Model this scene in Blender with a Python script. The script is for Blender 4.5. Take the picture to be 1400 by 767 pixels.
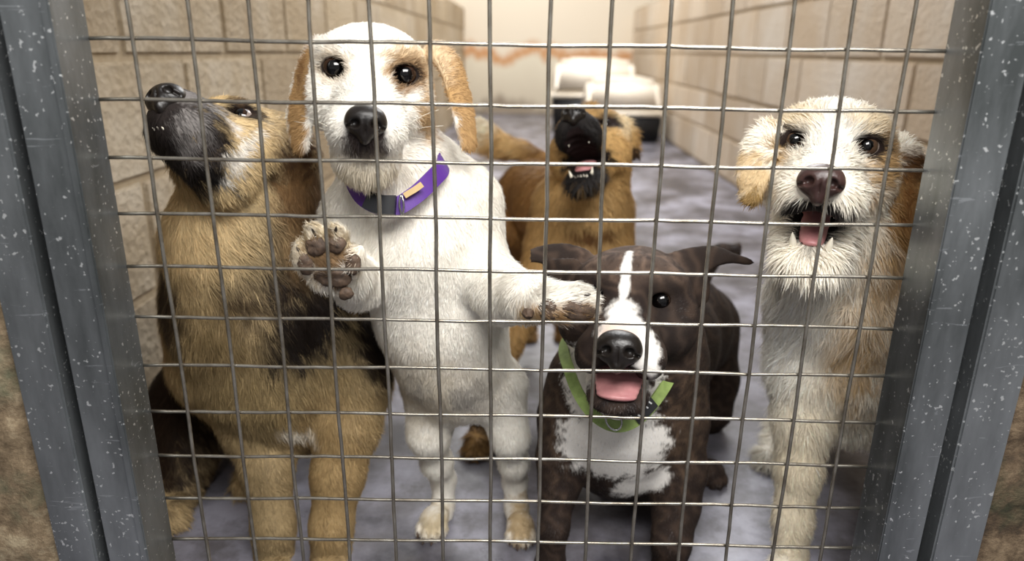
import bpy, math, random
import numpy as np
from mathutils import Vector, Matrix
from mathutils.bvhtree import BVHTree

for _o in list(bpy.data.objects):
    bpy.data.objects.remove(_o)
SC = bpy.context.scene
COL = SC.collection
RNG = np.random.default_rng(7)
random.seed(7)
R = math.radians

# ------------------------------------------------------------------ camera
W, HGT, FPX = 1400.0, 767.0, 971.0
CAM_H, PITCH, ROLL = 0.63, R(18.05), R(0.54)
_f = np.array([0, math.cos(PITCH), -math.sin(PITCH)])
_r0 = np.array([1.0, 0, 0]); _u0 = np.array([0, math.sin(PITCH), math.cos(PITCH)])
_r = math.cos(ROLL) * _r0 + math.sin(ROLL) * _u0
_u = -math.sin(ROLL) * _r0 + math.cos(ROLL) * _u0
CAM = np.array([0, 0, CAM_H])
cam_data = bpy.data.cameras.new('camera')
cam = bpy.data.objects.new('camera', cam_data); COL.objects.link(cam)
cam.matrix_world = Matrix(((_r[0], _u[0], -_f[0], 0), (_r[1], _u[1], -_f[1], 0), (_r[2], _u[2], -_f[2], CAM_H), (0, 0, 0, 1)))
cam_data.sensor_width = 36.0
cam_data.lens = FPX / W * 36.0
cam_data.clip_start = 0.02
cam_data.dof.use_dof = True
cam_data.dof.focus_distance = 0.72
cam_data.dof.aperture_fstop = 3.4
SC.camera = cam

# ------------------------------------------------------------------ daylight, lamps, exposure
world = bpy.data.worlds.new('overcast_sky'); SC.world = world
world.use_nodes = True
bg = world.node_tree.nodes['Background']
bg.inputs[0].default_value = (0.97, 0.98, 1.0, 1); bg.inputs[1].default_value = 0.26

def area_lamp(name, loc, target, sx, sy, power, colour):
    d = bpy.data.lights.new(name, 'AREA'); d.shape = 'RECTANGLE'; d.size = sx; d.size_y = sy
    d.energy = power; d.color = colour
    o = bpy.data.objects.new(name, d); COL.objects.link(o)
    o.location = loc
    o.rotation_euler = (Vector(target) - Vector(loc)).to_track_quat('-Z', 'Y').to_euler()
    return o
area_lamp('skylight_lamp', (0.22, 0.05, 1.22), (0.02, 0.8, 0.45), 0.9, 0.36, 18, (1.0, 0.98, 0.95))
area_lamp('skylight_lamp', (0.4, 5.0, 2.5), (0.3, 5.2, 0.0), 1.3, 4.0, 98, (1.0, 0.98, 0.95))
area_lamp('skylight_lamp', (0.45, 2.5, 2.0), (0.2, 2.1, 0.0), 1.2, 1.2, 24, (0.97, 0.98, 1.0))
SC.view_settings.view_transform = 'Standard'
SC.view_settings.look = 'None'
SC.view_settings.gamma = 1.0
SC.view_settings.use_curve_mapping = False
SC.view_settings.exposure = 0.48

# ------------------------------------------------------------------ helpers
def P(px, py, Y):
    """the world point at depth Y seen at that place of the 1400x767 frame"""
    d = _f + _r * (px - W / 2) / FPX - _u * (py - HGT / 2) / FPX
    return CAM + d * (Y / d[1])

def PZ(px, py, z):
    """the world point at height z seen at that place of the frame"""
    d = _f + _r * (px - W / 2) / FPX - _u * (py - HGT / 2) / FPX
    return CAM + d * ((z - CAM_H) / d[2])

def lin(c):
    if isinstance(c, str):
        c = [int(c[i:i + 2], 16) / 255 for i in (0, 2, 4)]
    return np.array([x / 12.92 if x <= 0.04045 else ((x + 0.055) / 1.055) ** 2.4 for x in c])

def nrm(v):
    v = np.asarray(v, float)
    return v / (np.linalg.norm(v, axis=-1, keepdims=True) + 1e-12)

def mesh_np(name, V, quads=None, tris=None, mat=None, parent=None, smooth=True, col=None):
    V = np.asarray(V, np.float32)
    me = bpy.data.meshes.new(name)
    me.vertices.add(len(V)); me.vertices.foreach_set('co', V.ravel())
    loops = []; starts = []; n = 0
    if quads is not None and len(quads):
        q = np.asarray(quads, np.int32); loops.append(q.ravel()); starts.append(n + np.arange(len(q)) * 4); n += q.size
    if tris is not None and len(tris):
        t = np.asarray(tris, np.int32); loops.append(t.ravel()); starts.append(n + np.arange(len(t)) * 3); n += t.size
    loops = np.concatenate(loops); starts = np.concatenate(starts).astype(np.int32)
    me.loops.add(len(loops)); me.loops.foreach_set('vertex_index', loops)
    me.polygons.add(len(starts)); me.polygons.foreach_set('loop_start', starts)
    me.update(calc_edges=True)
    me.polygons.foreach_set('use_smooth', np.full(len(starts), smooth))
    if col is not None:
        a = me.color_attributes.new('Col', 'FLOAT_COLOR', 'POINT')
        c = np.ones((len(V), 4), np.float32); c[:, :3] = col
        a.data.foreach_set('color', c.ravel())
    if mat: me.materials.append(mat)
    return link(name, me, parent)

def link(name, me, parent=None):
    o = bpy.data.objects.new(name, me); COL.objects.link(o)
    if parent is not None:
        o.parent = parent
        o.matrix_parent_inverse = parent_world(parent).inverted()
    return o

def parent_world(o):
    m = o.matrix_basis.copy()
    return parent_world(o.parent) @ o.matrix_parent_inverse @ m if o.parent else m

def tag(o, label=None, cat=None, group=None, kind=None):
    if label: o['label'] = label
    if cat: o['category'] = cat
    if group: o['group'] = group
    if kind: o['kind'] = kind
    return o

def empty(name, loc, label, cat, kind=None):
    """an Empty at the base of a thing; children are built in world space"""
    o = bpy.data.objects.new(name, None); COL.objects.link(o)
    o.location = loc; o.empty_display_size = 0.05
    return tag(o, label, cat, kind=kind)

# ------------------------------------------------------------------ materials
def node_mat(name):
    m = bpy.data.materials.new(name); m.use_nodes = True
    nt = m.node_tree; b = nt.nodes['Principled BSDF']
    return m, nt, b

def L_(nt, a, b): nt.links.new(a, b)

def tex_noise(nt, scale, detail=4, rough=0.55, vec=None, mapping=None):
    n = nt.nodes.new('ShaderNodeTexNoise'); n.inputs['Scale'].default_value = scale
    n.inputs['Detail'].default_value = detail; n.inputs['Roughness'].default_value = rough
    g = nt.nodes.new('ShaderNodeNewGeometry'); src = g.outputs['Position']
    if mapping:
        mp = nt.nodes.new('ShaderNodeMapping'); mp.inputs['Scale'].default_value = mapping
        L_(nt, src, mp.inputs['Vector']); src = mp.outputs['Vector']
    L_(nt, src, n.inputs['Vector'])
    return n

def ramp(nt, fac, stops):
    r = nt.nodes.new('ShaderNodeValToRGB')
    while len(r.color_ramp.elements) < len(stops): r.color_ramp.elements.new(0.5)
    for e, (p, c) in zip(r.color_ramp.elements, stops):
        e.position = p; e.color = (*lin(c), 1) if not isinstance(c, float) else (c, c, c, 1)
    L_(nt, fac, r.inputs['Fac'])
    return r

def mixc(nt, fac, a, b, mode='MIX'):
    m = nt.nodes.new('ShaderNodeMix'); m.data_type = 'RGBA'; m.blend_type = mode
    for s, v in ((m.inputs[0], fac), (m.inputs[6], a), (m.inputs[7], b)):
        if hasattr(v, 'links') or hasattr(v, 'is_output'): L_(nt, v, s)
        elif isinstance(v, (float, int)): s.default_value = v
        else: s.default_value = (*lin(v), 1)
    return m.outputs[2]

def bump(nt, b, height, strength=0.3, dist=0.002):
    bp = nt.nodes.new('ShaderNodeBump'); bp.inputs['Strength'].default_value = strength
    bp.inputs['Distance'].default_value = dist
    L_(nt, height, bp.inputs['Height']); L_(nt, bp.outputs['Normal'], b.inputs['Normal'])

def plain(name, c, rough=0.5, metal=0.0, spec=0.5, noise=None, bumps=None, coat=0.0):
    m, nt, b = node_mat(name)
    b.inputs['Roughness'].default_value = rough; b.inputs['Metallic'].default_value = metal
    b.inputs['Specular IOR Level'].default_value = spec
    b.inputs['Coat Weight'].default_value = coat
    if noise:
        n = tex_noise(nt, noise[0], 5)
        r = ramp(nt, n.outputs['Fac'], [(0.3, noise[1]), (0.7, c)])
        L_(nt, r.outputs['Color'], b.inputs['Base Color'])
    else:
        b.inputs['Base Color'].default_value = (*lin(c), 1)
    if bumps:
        n2 = tex_noise(nt, bumps[0], 6, 0.6)
        bump(nt, b, n2.outputs['Fac'], bumps[1], bumps[2])
    return m

def attr_mat(name, rough=0.75, spec=0.25, bumps=None, trans=0.0, sheen=0.0):
    m, nt, b = node_mat(name)
    a = nt.nodes.new('ShaderNodeAttribute'); a.attribute_name = 'Col'
    L_(nt, a.outputs['Color'], b.inputs['Base Color'])
    b.inputs['Roughness'].default_value = rough; b.inputs['Specular IOR Level'].default_value = spec
    b.inputs['Sheen Weight'].default_value = sheen
    if bumps:
        n2 = tex_noise(nt, bumps[0], 5, 0.6)
        bump(nt, b, n2.outputs['Fac'], bumps[1], bumps[2])
    if trans > 0:
        t = nt.nodes.new('ShaderNodeBsdfTranslucent'); L_(nt, a.outputs['Color'], t.inputs['Color'])
        mx = nt.nodes.new('ShaderNodeMixShader'); mx.inputs[0].default_value = trans
        out = nt.nodes['Material Output']
        L_(nt, b.outputs[0], mx.inputs[1]); L_(nt, t.outputs[0], mx.inputs[2]); L_(nt, mx.outputs[0], out.inputs['Surface'])
    return m

# ------------------------------------------------------------------ simple geometry
def box_arrays(x0, x1, y0, y1, z0, z1, bev=0.0):
    if bev <= 0:
        V = [(x, y, z) for x in (x0, x1) for y in (y0, y1) for z in (z0, z1)]
        Q = [(0, 1, 3, 2), (4, 6, 7, 5), (0, 4, 5, 1), (2, 3, 7, 6), (0, 2, 6, 4), (1, 5, 7, 3)]
        return V, Q
    raise ValueError

def bevel_box(name, x0, x1, y0, y1, z0, z1, mat, parent=None, bev=0.003, seg=2, jitter=None):
    import bmesh
    bm = bmesh.new()
    V, Q = box_arrays(x0, x1, y0, y1, z0, z1)
    vs = [bm.verts.new(v) for v in V]
    for q in Q: bm.faces.new([vs[i] for i in q])
    bm.normal_update()
    bmesh.ops.recalc_face_normals(bm, faces=bm.faces)
    if bev > 0: bmesh.ops.bevel(bm, geom=bm.edges[:], offset=bev, segments=seg, affect='EDGES', clamp_overlap=True)
    me = bpy.data.meshes.new(name); bm.to_mesh(me); bm.free()
    for p in me.polygons: p.use_smooth = False
    me.materials.append(mat)
    return link(name, me, parent)

def tube_arrays(pts, rad, seg=8, closed=False, cap=True):
    pts = np.asarray(pts, float); n = len(pts)
    rad = np.broadcast_to(np.asarray(rad, float), (n,))
    if closed: tan = np.roll(pts, -1, 0) - np.roll(pts, 1, 0)
    else: tan = np.gradient(pts, axis=0)
    tan = nrm(tan)
    ref = np.array([0, 0, 1.0]) if abs(tan[0][2]) < 0.9 else np.array([1.0, 0, 0])
    V = []; u = nrm(np.cross(tan[0], ref))
    for i in range(n):
        u = nrm(u - tan[i] * np.dot(u, tan[i])); w = np.cross(tan[i], u)
        for k in range(seg):
            a = 2 * math.pi * k / seg
            V.append(pts[i] + rad[i] * (math.cos(a) * u + math.sin(a) * w))
    Q = []
    m = n if closed else n - 1
    for i in range(m):
        j = (i + 1) % n
        for k in range(seg):
            l = (k + 1) % seg
            Q.append((i * seg + k, i * seg + l, j * seg + l, j * seg + k))
    T = []
    if cap and not closed:
        V += [pts[0], pts[-1]]; a, b = len(V) - 2, len(V) - 1
        for k in range(seg):
            l = (k + 1) % seg
            T.append((a, l, k)); T.append((b, (n - 1) * seg + k, (n - 1) * seg + l))
    return np.array(V), Q, T

def tube(name, pts, rad, mat, parent=None, seg=8, closed=False):
    V, Q, T = tube_arrays(pts, rad, seg, closed)
    return mesh_np(name, V, Q, T, mat, parent)

def catmull(pts, n):
    pts = np.asarray(pts, float)
    p = np.vstack([2 * pts[0] - pts[1], pts, 2 * pts[-1] - pts[-2]])
    out = []
    m = len(pts) - 1
    for t in np.linspace(0, m - 1e-9, n):
        i = int(t); f = t - i
        a, b, c, d = p[i:i + 4]
        out.append(0.5 * (2 * b + (c - a) * f + (2 * a - 5 * b + 4 * c - d) * f * f + (3 * b - a - 3 * c + d) * f ** 3))
    return np.array(out)

# ------------------------------------------------------------------ bodies: a smooth union of tapered limbs, meshed by surface nets
def axis_pts(lo, hi, fine, hf, hc):
    out = [lo]
    while out[-1] < hi:
        x = out[-1]
        out.append(x + (hf if any(a <= x < b for a, b in fine) else hc))
    return np.array(out, np.float32)

class Field:
    def __init__(s, lo, hi, fine=None, hf=0.002, hc=0.004):
        """fine: a box (lo, hi) where the grid is finer"""
        s.ax = []
        for i in range(3):
            f = [(b[0][i], b[1][i]) for b in fine] if fine else []
            s.ax.append(axis_pts(lo[i], hi[i], f, hf, hc))
        s.d = np.full([len(a) for a in s.ax], 0.3, np.float32)
    def _sub(s, c, rad):
        sl = []
        for i in range(3):
            a = int(np.searchsorted(s.ax[i], c[i] - rad)); b = int(np.searchsorted(s.ax[i], c[i] + rad))
            sl.append(slice(max(a - 1, 0), min(b + 1, len(s.ax[i]))))
        if any(q.stop - q.start < 2 for q in sl): return None, None
        g = np.meshgrid(*[s.ax[i][sl[i]] for i in range(3)], indexing='ij')
        return tuple(sl), g
    def _comb(s, sl, d, k, op):
        o = s.d[sl]
        if op == 'sub': d = -d
        if op == 'add':
            h = np.maximum(k - np.abs(o - d), 0) / k
            s.d[sl] = np.minimum(o, d) - h * h * k * 0.25
        else:
            h = np.maximum(k - np.abs(o - d), 0) / k
            s.d[sl] = np.maximum(o, d) + h * h * k * 0.25
    def ell(s, c, r, R3=None, k=0.012, op='add'):
        c = np.asarray(c, float); r = np.asarray(r, float)
        sl, g = s._sub(c, r.max() + k + 0.006)
        if sl is None: return
        p = np.stack([g[i] - c[i] for i in range(3)], -1)
        if R3 is not None: p = p @ np.asarray(R3, np.float32)
        k0 = np.sqrt(((p / r) ** 2).sum(-1)) + 1e-6; k1 = np.sqrt(((p / (r * r)) ** 2).sum(-1)) + 1e-6
        s._comb(sl, (k0 * (k0 - 1) / k1).astype(np.float32), k, op)
    def cone(s, a, b, ra, rb, k=0.015, op='add'):
        a = np.asarray(a, float); b = np.asarray(b, float)
        c = (a + b) / 2; rad = np.linalg.norm(b - a) / 2 + max(ra, rb) + k + 0.006
        sl, g = s._sub(c, rad)
        if sl is None: return
        ab = b - a; L2 = float(ab @ ab) + 1e-9
        t = sum((g[i] - a[i]) * ab[i] for i in range(3)) / L2
        t = np.clip(t, 0, 1)
        q = sum((g[i] - a[i] - ab[i] * t) ** 2 for i in range(3))
        s._comb(sl, (np.sqrt(q) - (ra + (rb - ra) * t)).astype(np.float32), k, op)
    def limb(s, pts, rads, k=0.015):
        for i in range(len(pts) - 1): s.cone(pts[i], pts[i + 1], rads[i], rads[i + 1], k)
    def flat(s, pts, widths, thick, normal, k=0.006, op='add', n=None):
        """a leaf (ear, fold) running along pts, widths across, thin along normal"""
        m = n or (len(pts) * 4)
        wp = np.interp(np.linspace(0, len(pts) - 1, m), range(len(pts)), widths)
        nn = np.asarray(normal, float)
        if nn.ndim == 1: nn = np.tile(nn, (len(pts), 1))
        nn = np.stack([np.interp(np.linspace(0, len(pts) - 1, m), range(len(pts)), nn[:, i]) for i in range(3)], 1)
        c = catmull(pts, m); tan = nrm(np.gradient(c, axis=0)); L = np.linalg.norm(c[1] - c[0])
        for i in range(m):
            w = nrm(np.cross(nn[i], tan[i])); t = tan[i]; q = np.cross(t, w)
            s.ell(c[i], (max(L * 1.2, wp[i] * 0.6), wp[i], thick), np.stack([t, w, q], 1), k, op)
    def mesh(s, smooth=1):
        d = s.d
        inside = d < 0
        nx, ny, nz = d.shape
        c = np.zeros((nx - 1, ny - 1, nz - 1), np.uint8)
        for i in (0, 1):
            for j in (0, 1):
                for k in (0, 1):
                    c += inside[i:nx - 1 + i, j:ny - 1 + j, k:nz - 1 + k]
        act = (c > 0) & (c < 8)
        I = np.argwhere(act)
        idx = np.full(c.shape, -1, np.int32); idx[act] = np.arange(len(I))
        acc = np.zeros((len(I), 3)); cnt = np.zeros(len(I))
        A = s.ax
        corners = [(i, j, k) for i in (0, 1) for j in (0, 1) for k in (0, 1)]
        dv = {cc: d[I[:, 0] + cc[0], I[:, 1] + cc[1], I[:, 2] + cc[2]] for cc in corners}
        pv = {cc: np.stack([A[m][I[:, m] + cc[m]] for m in range(3)], 1) for cc in corners}
        for a in corners:
            for m in range(3):
                if a[m] == 0:
                    b = list(a); b[m] = 1; b = tuple(b)
                    x = (dv[a] < 0) != (dv[b] < 0)
                    t = dv[a][x] / (dv[a][x] - dv[b][x])
                    acc[x] += pv[a][x] + (pv[b][x] - pv[a][x]) * t[:, None]; cnt[x] += 1
        V = acc / cnt[:, None]
        Q = []
        for m in range(3):
            sl0 = [slice(1, -1)] * 3; sl0[m] = slice(0, -1); sl1 = list(sl0); sl1[m] = slice(1, None)
            a = inside[tuple(sl0)]; b = inside[tuple(sl1)]
            E = np.argwhere(a != b)
            fl = a[tuple(E.T)]
            off = np.ones(3, int); off[m] = 0
            E = E + off
            u, v = [(1, 2), (2, 0), (0, 1)][m]
            def cell(du, dw):
                q = E.copy(); q[:, u] -= du; q[:, v] -= dw
                return idx[q[:, 0], q[:, 1], q[:, 2]]
            q = np.stack([cell(1, 1), cell(0, 1), cell(0, 0), cell(1, 0)], 1)
            q[~fl] = q[~fl][:, ::-1]
            Q.append(q)
        Q = np.concatenate(Q)
        Q = Q[(Q >= 0).all(1)]
        for _ in range(smooth):
            s2 = np.zeros_like(V); n2 = np.zeros(len(V))
            for k in range(4):
                e0, e1 = Q[:, k], Q[:, (k + 1) % 4]
                for ax in range(3): s2[:, ax] += np.bincount(e0, V[e1, ax], len(V)) + np.bincount(e1, V[e0, ax], len(V))
                n2 += np.bincount(e0, minlength=len(V)) + np.bincount(e1, minlength=len(V))
            V = V * 0.45 + 0.55 * s2 / np.maximum(n2, 1)[:, None]
        return V, Q

def vnormals(V, Q):
    fn = np.cross(V[Q[:, 2]] - V[Q[:, 0]], V[Q[:, 3]] - V[Q[:, 1]])
    N = np.zeros_like(V)
    for k in range(4):
        for a in range(3): N[:, a] += np.bincount(Q[:, k], fn[:, a], len(V))
    return nrm(N), np.linalg.norm(fn, axis=1) / 2

_wv = [(nrm(RNG.normal(size=3)), RNG.uniform(0, 6.28)) for _ in range(24)]
def wob(p, scale, seed=0):
    """cheap smooth noise in -1..1 with features about `scale` metres across"""
    out = np.zeros(len(p))
    for i in range(5):
        k, ph = _wv[(i + seed * 5) % 24]
        k2, ph2 = _wv[(i * 3 + seed + 7) % 24]
        out += np.sin((p @ k) * 6.28 / scale * (0.7 + 0.25 * i) + ph + 1.7 * np.sin((p @ k2) * 6.28 / scale * 0.6 + ph2))
    return out / 3.2

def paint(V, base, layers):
    """coat markings and painted-in shade: each layer is (colour, centre, radii, softness, raggedness[, rotation])"""
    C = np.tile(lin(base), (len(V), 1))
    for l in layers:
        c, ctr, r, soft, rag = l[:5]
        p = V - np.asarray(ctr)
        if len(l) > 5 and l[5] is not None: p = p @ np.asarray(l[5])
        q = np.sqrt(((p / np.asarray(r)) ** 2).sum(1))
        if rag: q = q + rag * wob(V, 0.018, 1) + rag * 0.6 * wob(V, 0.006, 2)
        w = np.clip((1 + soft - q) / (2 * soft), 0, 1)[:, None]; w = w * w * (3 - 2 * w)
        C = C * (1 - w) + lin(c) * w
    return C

def field_val(p, base, blobs):
    """scalar or vector that eases from base towards each blob's value near its centre"""
    base = np.asarray(base, float)
    out = np.tile(base, (len(p), 1)) if base.ndim else np.full(len(p), float(base))
    for val, ctr, rad in blobs:
        q = np.sqrt((((p - np.asarray(ctr)) / rad) ** 2).sum(1))
        w = np.clip(1.4 - q, 0, 1)
        if base.ndim: out = out * (1 - w[:, None]) + np.asarray(val, float) * w[:, None]
        else: out = out * (1 - w) + val * w
    return out

def coat(parent, V, Q, C, n, length, flow, width=0.0006, lift=0.35, clump=0.35, jit=0.2, droop=0.15, vary=0.12, mat=None,
         keep=None, clump_scale=0.022, front_bias=True):
    """short combed hairs rooted over the body: one object, real strands"""
    N, A = vnormals(V, Q)
    ctr = V[Q].mean(1); fn = nrm(N[Q].mean(1))
    w = A.copy()
    if front_bias:
        f = (fn * nrm(CAM - ctr)).sum(1)
        w *= np.where(f > -0.25, 1.0, 0.22)
    Lf = length(ctr)
    w *= (Lf > 0.0005)
    if keep is not None: w *= keep(ctr)
    w /= w.sum()
    fi = RNG.choice(len(Q), n, p=w)
    u, v = RNG.random(n)[:, None], RNG.random(n)[:, None]
    q = Q[fi]
    bil = lambda X: (X[q[:, 0]] * (1 - u) + X[q[:, 1]] * u) * (1 - v) + (X[q[:, 3]] * (1 - u) + X[q[:, 2]] * u) * v
    p = bil(V); nn = nrm(bil(N)); c = bil(C)
    L = length(p) * RNG.uniform(0.6, 1.2, n)
    d = flow(p)
    d = nrm(d - nn * (d * nn).sum(1)[:, None])
    cl = np.stack([wob(p, clump_scale, s) for s in (3, 4, 5)], 1)
    d = nrm(d + clump * cl + jit * RNG.normal(size=(n, 3)) * 0.6)
    d = nrm(d - nn * (d * nn).sum(1)[:, None] + lift * nn * RNG.uniform(0.6, 1.4, n)[:, None])
    d2 = nrm(d + np.array([0, 0, -1.0]) * droop * 2 - nn * lift * 0.45 + 0.15 * RNG.normal(size=(n, 3)))
    side = nrm(np.cross(d, nn))
    wd = (width * RNG.uniform(0.6, 1.2, n))[:, None]
    p0 = p - nn * 0.0006; p1 = p0 + d * (L * 0.5)[:, None]; p2 = p1 + d2 * (L * 0.55)[:, None]
    VV = np.stack([p0 - side * wd, p0 + side * wd, p1 + side * wd * 0.8, p1 - side * wd * 0.8, p2], 1).reshape(-1, 3)
    b = np.arange(n)[:, None] * 5
    QQ = b + np.array([0, 1, 2, 3]); TT = b + np.array([3, 2, 4])
    sh = 1 + vary * RNG.normal(size=n) + vary * 0.5 * wob(p, 0.012, 6)
    cc = np.clip(c * np.clip(sh, 0.5, 1.5)[:, None], 0, 0.95)
    CC = np.repeat(cc, 5, 0)
    o = mesh_np('fur', VV, QQ, TT, mat, parent, smooth=False, col=CC)
    tag(o, kind='stuff')
    return o

def sdf_part(name, build, lo, hi, h, mat, parent, col=None, smooth=1):
    f = Field(lo, hi, None, h, h); build(f)
    V, Q = f.mesh(smooth)
    return mesh_np(name, V, Q, None, mat, parent, col=None if col is None else col(V))

class Frame:
    """a head or paw frame: x to the side, -y forward, z up"""
    def __init__(s, o, fwd, up=(0, 0, 1), roll=0.0, scale=1.0):
        y = -nrm(fwd); z = nrm(np.asarray(up, float) - y * np.dot(up, y)); x = np.cross(y, z)
        c, sn = math.cos(roll), math.sin(roll)
        s.R = np.stack([c * x + sn * z, y, -sn * x + c * z], 1); s.o = np.asarray(o, float); s.s = scale
    def __call__(s, x, y, z): return s.o + s.R @ (np.array([x, y, z]) * s.s)
    def inv(s, p): return ((np.asarray(p) - s.o) @ s.R) / s.s
    def ell(s, F, c, r, k=0.012, op='add', rot=None):
        R3 = s.R if rot is None else s.R @ np.array(Matrix.Rotation(rot[1], 3, rot[0]))
        F.ell(s(*c), np.array(r) * s.s, R3, k * s.s, op)
    def cone(s, F, a, b, ra, rb, k=0.012, op='add'):
        F.cone(s(*a), s(*b), ra * s.s, rb * s.s, k * s.s, op)
    def layer(s, c, ctr, r, soft=0.3, rag=0.1): return (c, s(*ctr), np.array(r) * s.s, soft, rag, s.R)

def sphere_arrays(c, r, R3=None, nu=20, nv=12):
    V = []; Q = []; T = []
    for j in range(1, nv):
        th = math.pi * j / nv
        for i in range(nu):
            a = 2 * math.pi * i / nu
            V.append((math.sin(th) * math.cos(a), -math.cos(th), math.sin(th) * math.sin(a)))
    V += [(0, -1, 0), (0, 1, 0)]
    for j in range(nv - 2):
        for i in range(nu):
            k = (i + 1) % nu
            Q.append((j * nu + i, (j + 1) * nu + i, (j + 1) * nu + k, j * nu + k))
    a, b = len(V) - 2, len(V) - 1
    for i in range(nu):
        k = (i + 1) % nu
        T.append((a, i, k)); T.append((b, (nv - 2) * nu + k, (nv - 2) * nu + i))
    V = np.array(V) * np.asarray(r)
    if R3 is not None: V = V @ np.asarray(R3).T
    return V + np.asarray(c), Q, T

# ================================================================== THE SETTING
YAW = R(1.35)                      # the run is turned a little to the right of the gate
CF = np.array([math.sin(YAW), math.cos(YAW), 0]); CR = np.array([math.cos(YAW), -math.sin(YAW), 0])
def run_pt(x, y, z): return CR * x + CF * y + np.array([0, 0, z])
XL, XR, YB = -0.67, 1.0, 7.45

def block_mat(name, c1, c2, strength, dirt):
    m, nt, b = node_mat(name)
    n = tex_noise(nt, 6, 5, 0.6); r = ramp(nt, n.outputs['Fac'], [(0.3, c2), (0.68, c1)])
    n3 = tex_noise(nt, 2.0, 6, 0.7, mapping=(1, 1, 0.6)); r3 = ramp(nt, n3.outputs['Fac'], [(0.42, 0.0), (0.62, 1.0)])
    colr = mixc(nt, r3.outputs['Color'], dirt, r.outputs['Color'])
    oi = nt.nodes.new('ShaderNodeObjectInfo')
    rr = ramp(nt, oi.outputs['Random'], [(0.0, 'e2ddd6'), (1.0, 'ffffff')])
    colr = mixc(nt, 1.0, colr, rr.outputs['Color'], 'MULTIPLY')
    L_(nt, colr, b.inputs['Base Color']); b.inputs['Roughness'].default_value = 0.78
    n2 = tex_noise(nt, 52, 8, 0.7)
    v = nt.nodes.new('ShaderNodeTexVoronoi'); v.inputs['Scale'].default_value = 60
    g = nt.nodes.new('ShaderNodeNewGeometry'); L_(nt, g.outputs['Position'], v.inputs['Vector'])
    ad = nt.nodes.new('ShaderNodeMath'); ad.operation = 'MULTIPLY_ADD'; ad.inputs[1].default_value = 0.5
    L_(nt, v.outputs['Distance'], ad.inputs[0]); L_(nt, n2.outputs['Fac'], ad.inputs[2])
    bump(nt, b, ad.outputs[0], strength, 0.011)
    return m
M_BLOCK_L = block_mat('rough_painted_block', 'd8ccb8', 'bcab90', 0.9, 'b39f80')
M_BLOCK_R = block_mat('smooth_painted_block', 'e2d9cc', 'd4c7b4', 0.35, 'd2bfa6')
M_MORTAR = plain('mortar', 'b3a288', 0.9, noise=(30, '9c8a6e'), bumps=(90, 0.5, 0.003))

def floor_mat():
    m, nt, b = node_mat('painted_concrete')
    n = tex_noise(nt, 4.2, 7, 0.62); r = ramp(nt, n.outputs['Fac'], [(0.40, '3c3a40'), (0.5, '6c6a72'), (0.62, '9493a0')])
    n2 = tex_noise(nt, 11, 6, 0.7); r2 = ramp(nt, n2.outputs['Fac'], [(0.48, 0.0), (0.66, 0.8)])
    c = mixc(nt, r2.outputs['Color'], r.outputs['Color'], '4f4b4c')
    L_(nt, c, b.inputs['Base Color'])
    r3 = ramp(nt, n2.outputs['Fac'], [(0.3, 0.25), (0.7, 0.5)]); L_(nt, r3.outputs['Color'], b.inputs['Roughness'])
    n3 = tex_noise(nt, 140, 4, 0.6); bump(nt, b, n3.outputs['Fac'], 0.12, 0.002)
    return m
def slab(name, pts, mat, kind='structure'):
    """a thick slab from 4 bottom corners and a height offset vector"""
    p = [np.asarray(q, float) for q in pts[:4]]; h = np.asarray(pts[4], float)
    V = p + [q + h for q in p]
    Q = [(3, 2, 1, 0), (4, 5, 6, 7), (0, 1, 5, 4), (1, 2, 6, 5), (2, 3, 7, 6), (3, 0, 4, 7)]
    return tag(mesh_np(name, V, Q, None, mat, smooth=False), kind=kind)
slab('floor', [(-3, -1.6, -0.1), (3.4, -1.6, -0.1), (3.4, 9, -0.1), (-3, 9, -0.1), (0, 0, 0.1)], floor_mat())

def block_mesh(name, lx, lz, seed, mat, depth=0.05):
    import bmesh
    rg = random.Random(seed); bm = bmesh.new()
    V, Q = box_arrays(-lx / 2, lx / 2, -depth, 0.0, -lz / 2, lz / 2)
    vs = [bm.verts.new((v[0] + rg.uniform(-1, 1) * 0.0015, v[1], v[2] + rg.uniform(-1, 1) * 0.0015)) for v in V]
    for q in Q: bm.faces.new([vs[i] for i in q])
    bmesh.ops.recalc_face_normals(bm, faces=bm.faces)
    front = [e for e in bm.edges if all(abs(v.co.y + depth) < 1e-6 for v in e.verts)]
    bmesh.ops.bevel(bm, geom=front, offset=0.005, segments=2, affect='EDGES')
    me = bpy.data.meshes.new(name); bm.to_mesh(me); bm.free(); me.materials.append(mat)
    return me

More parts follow.
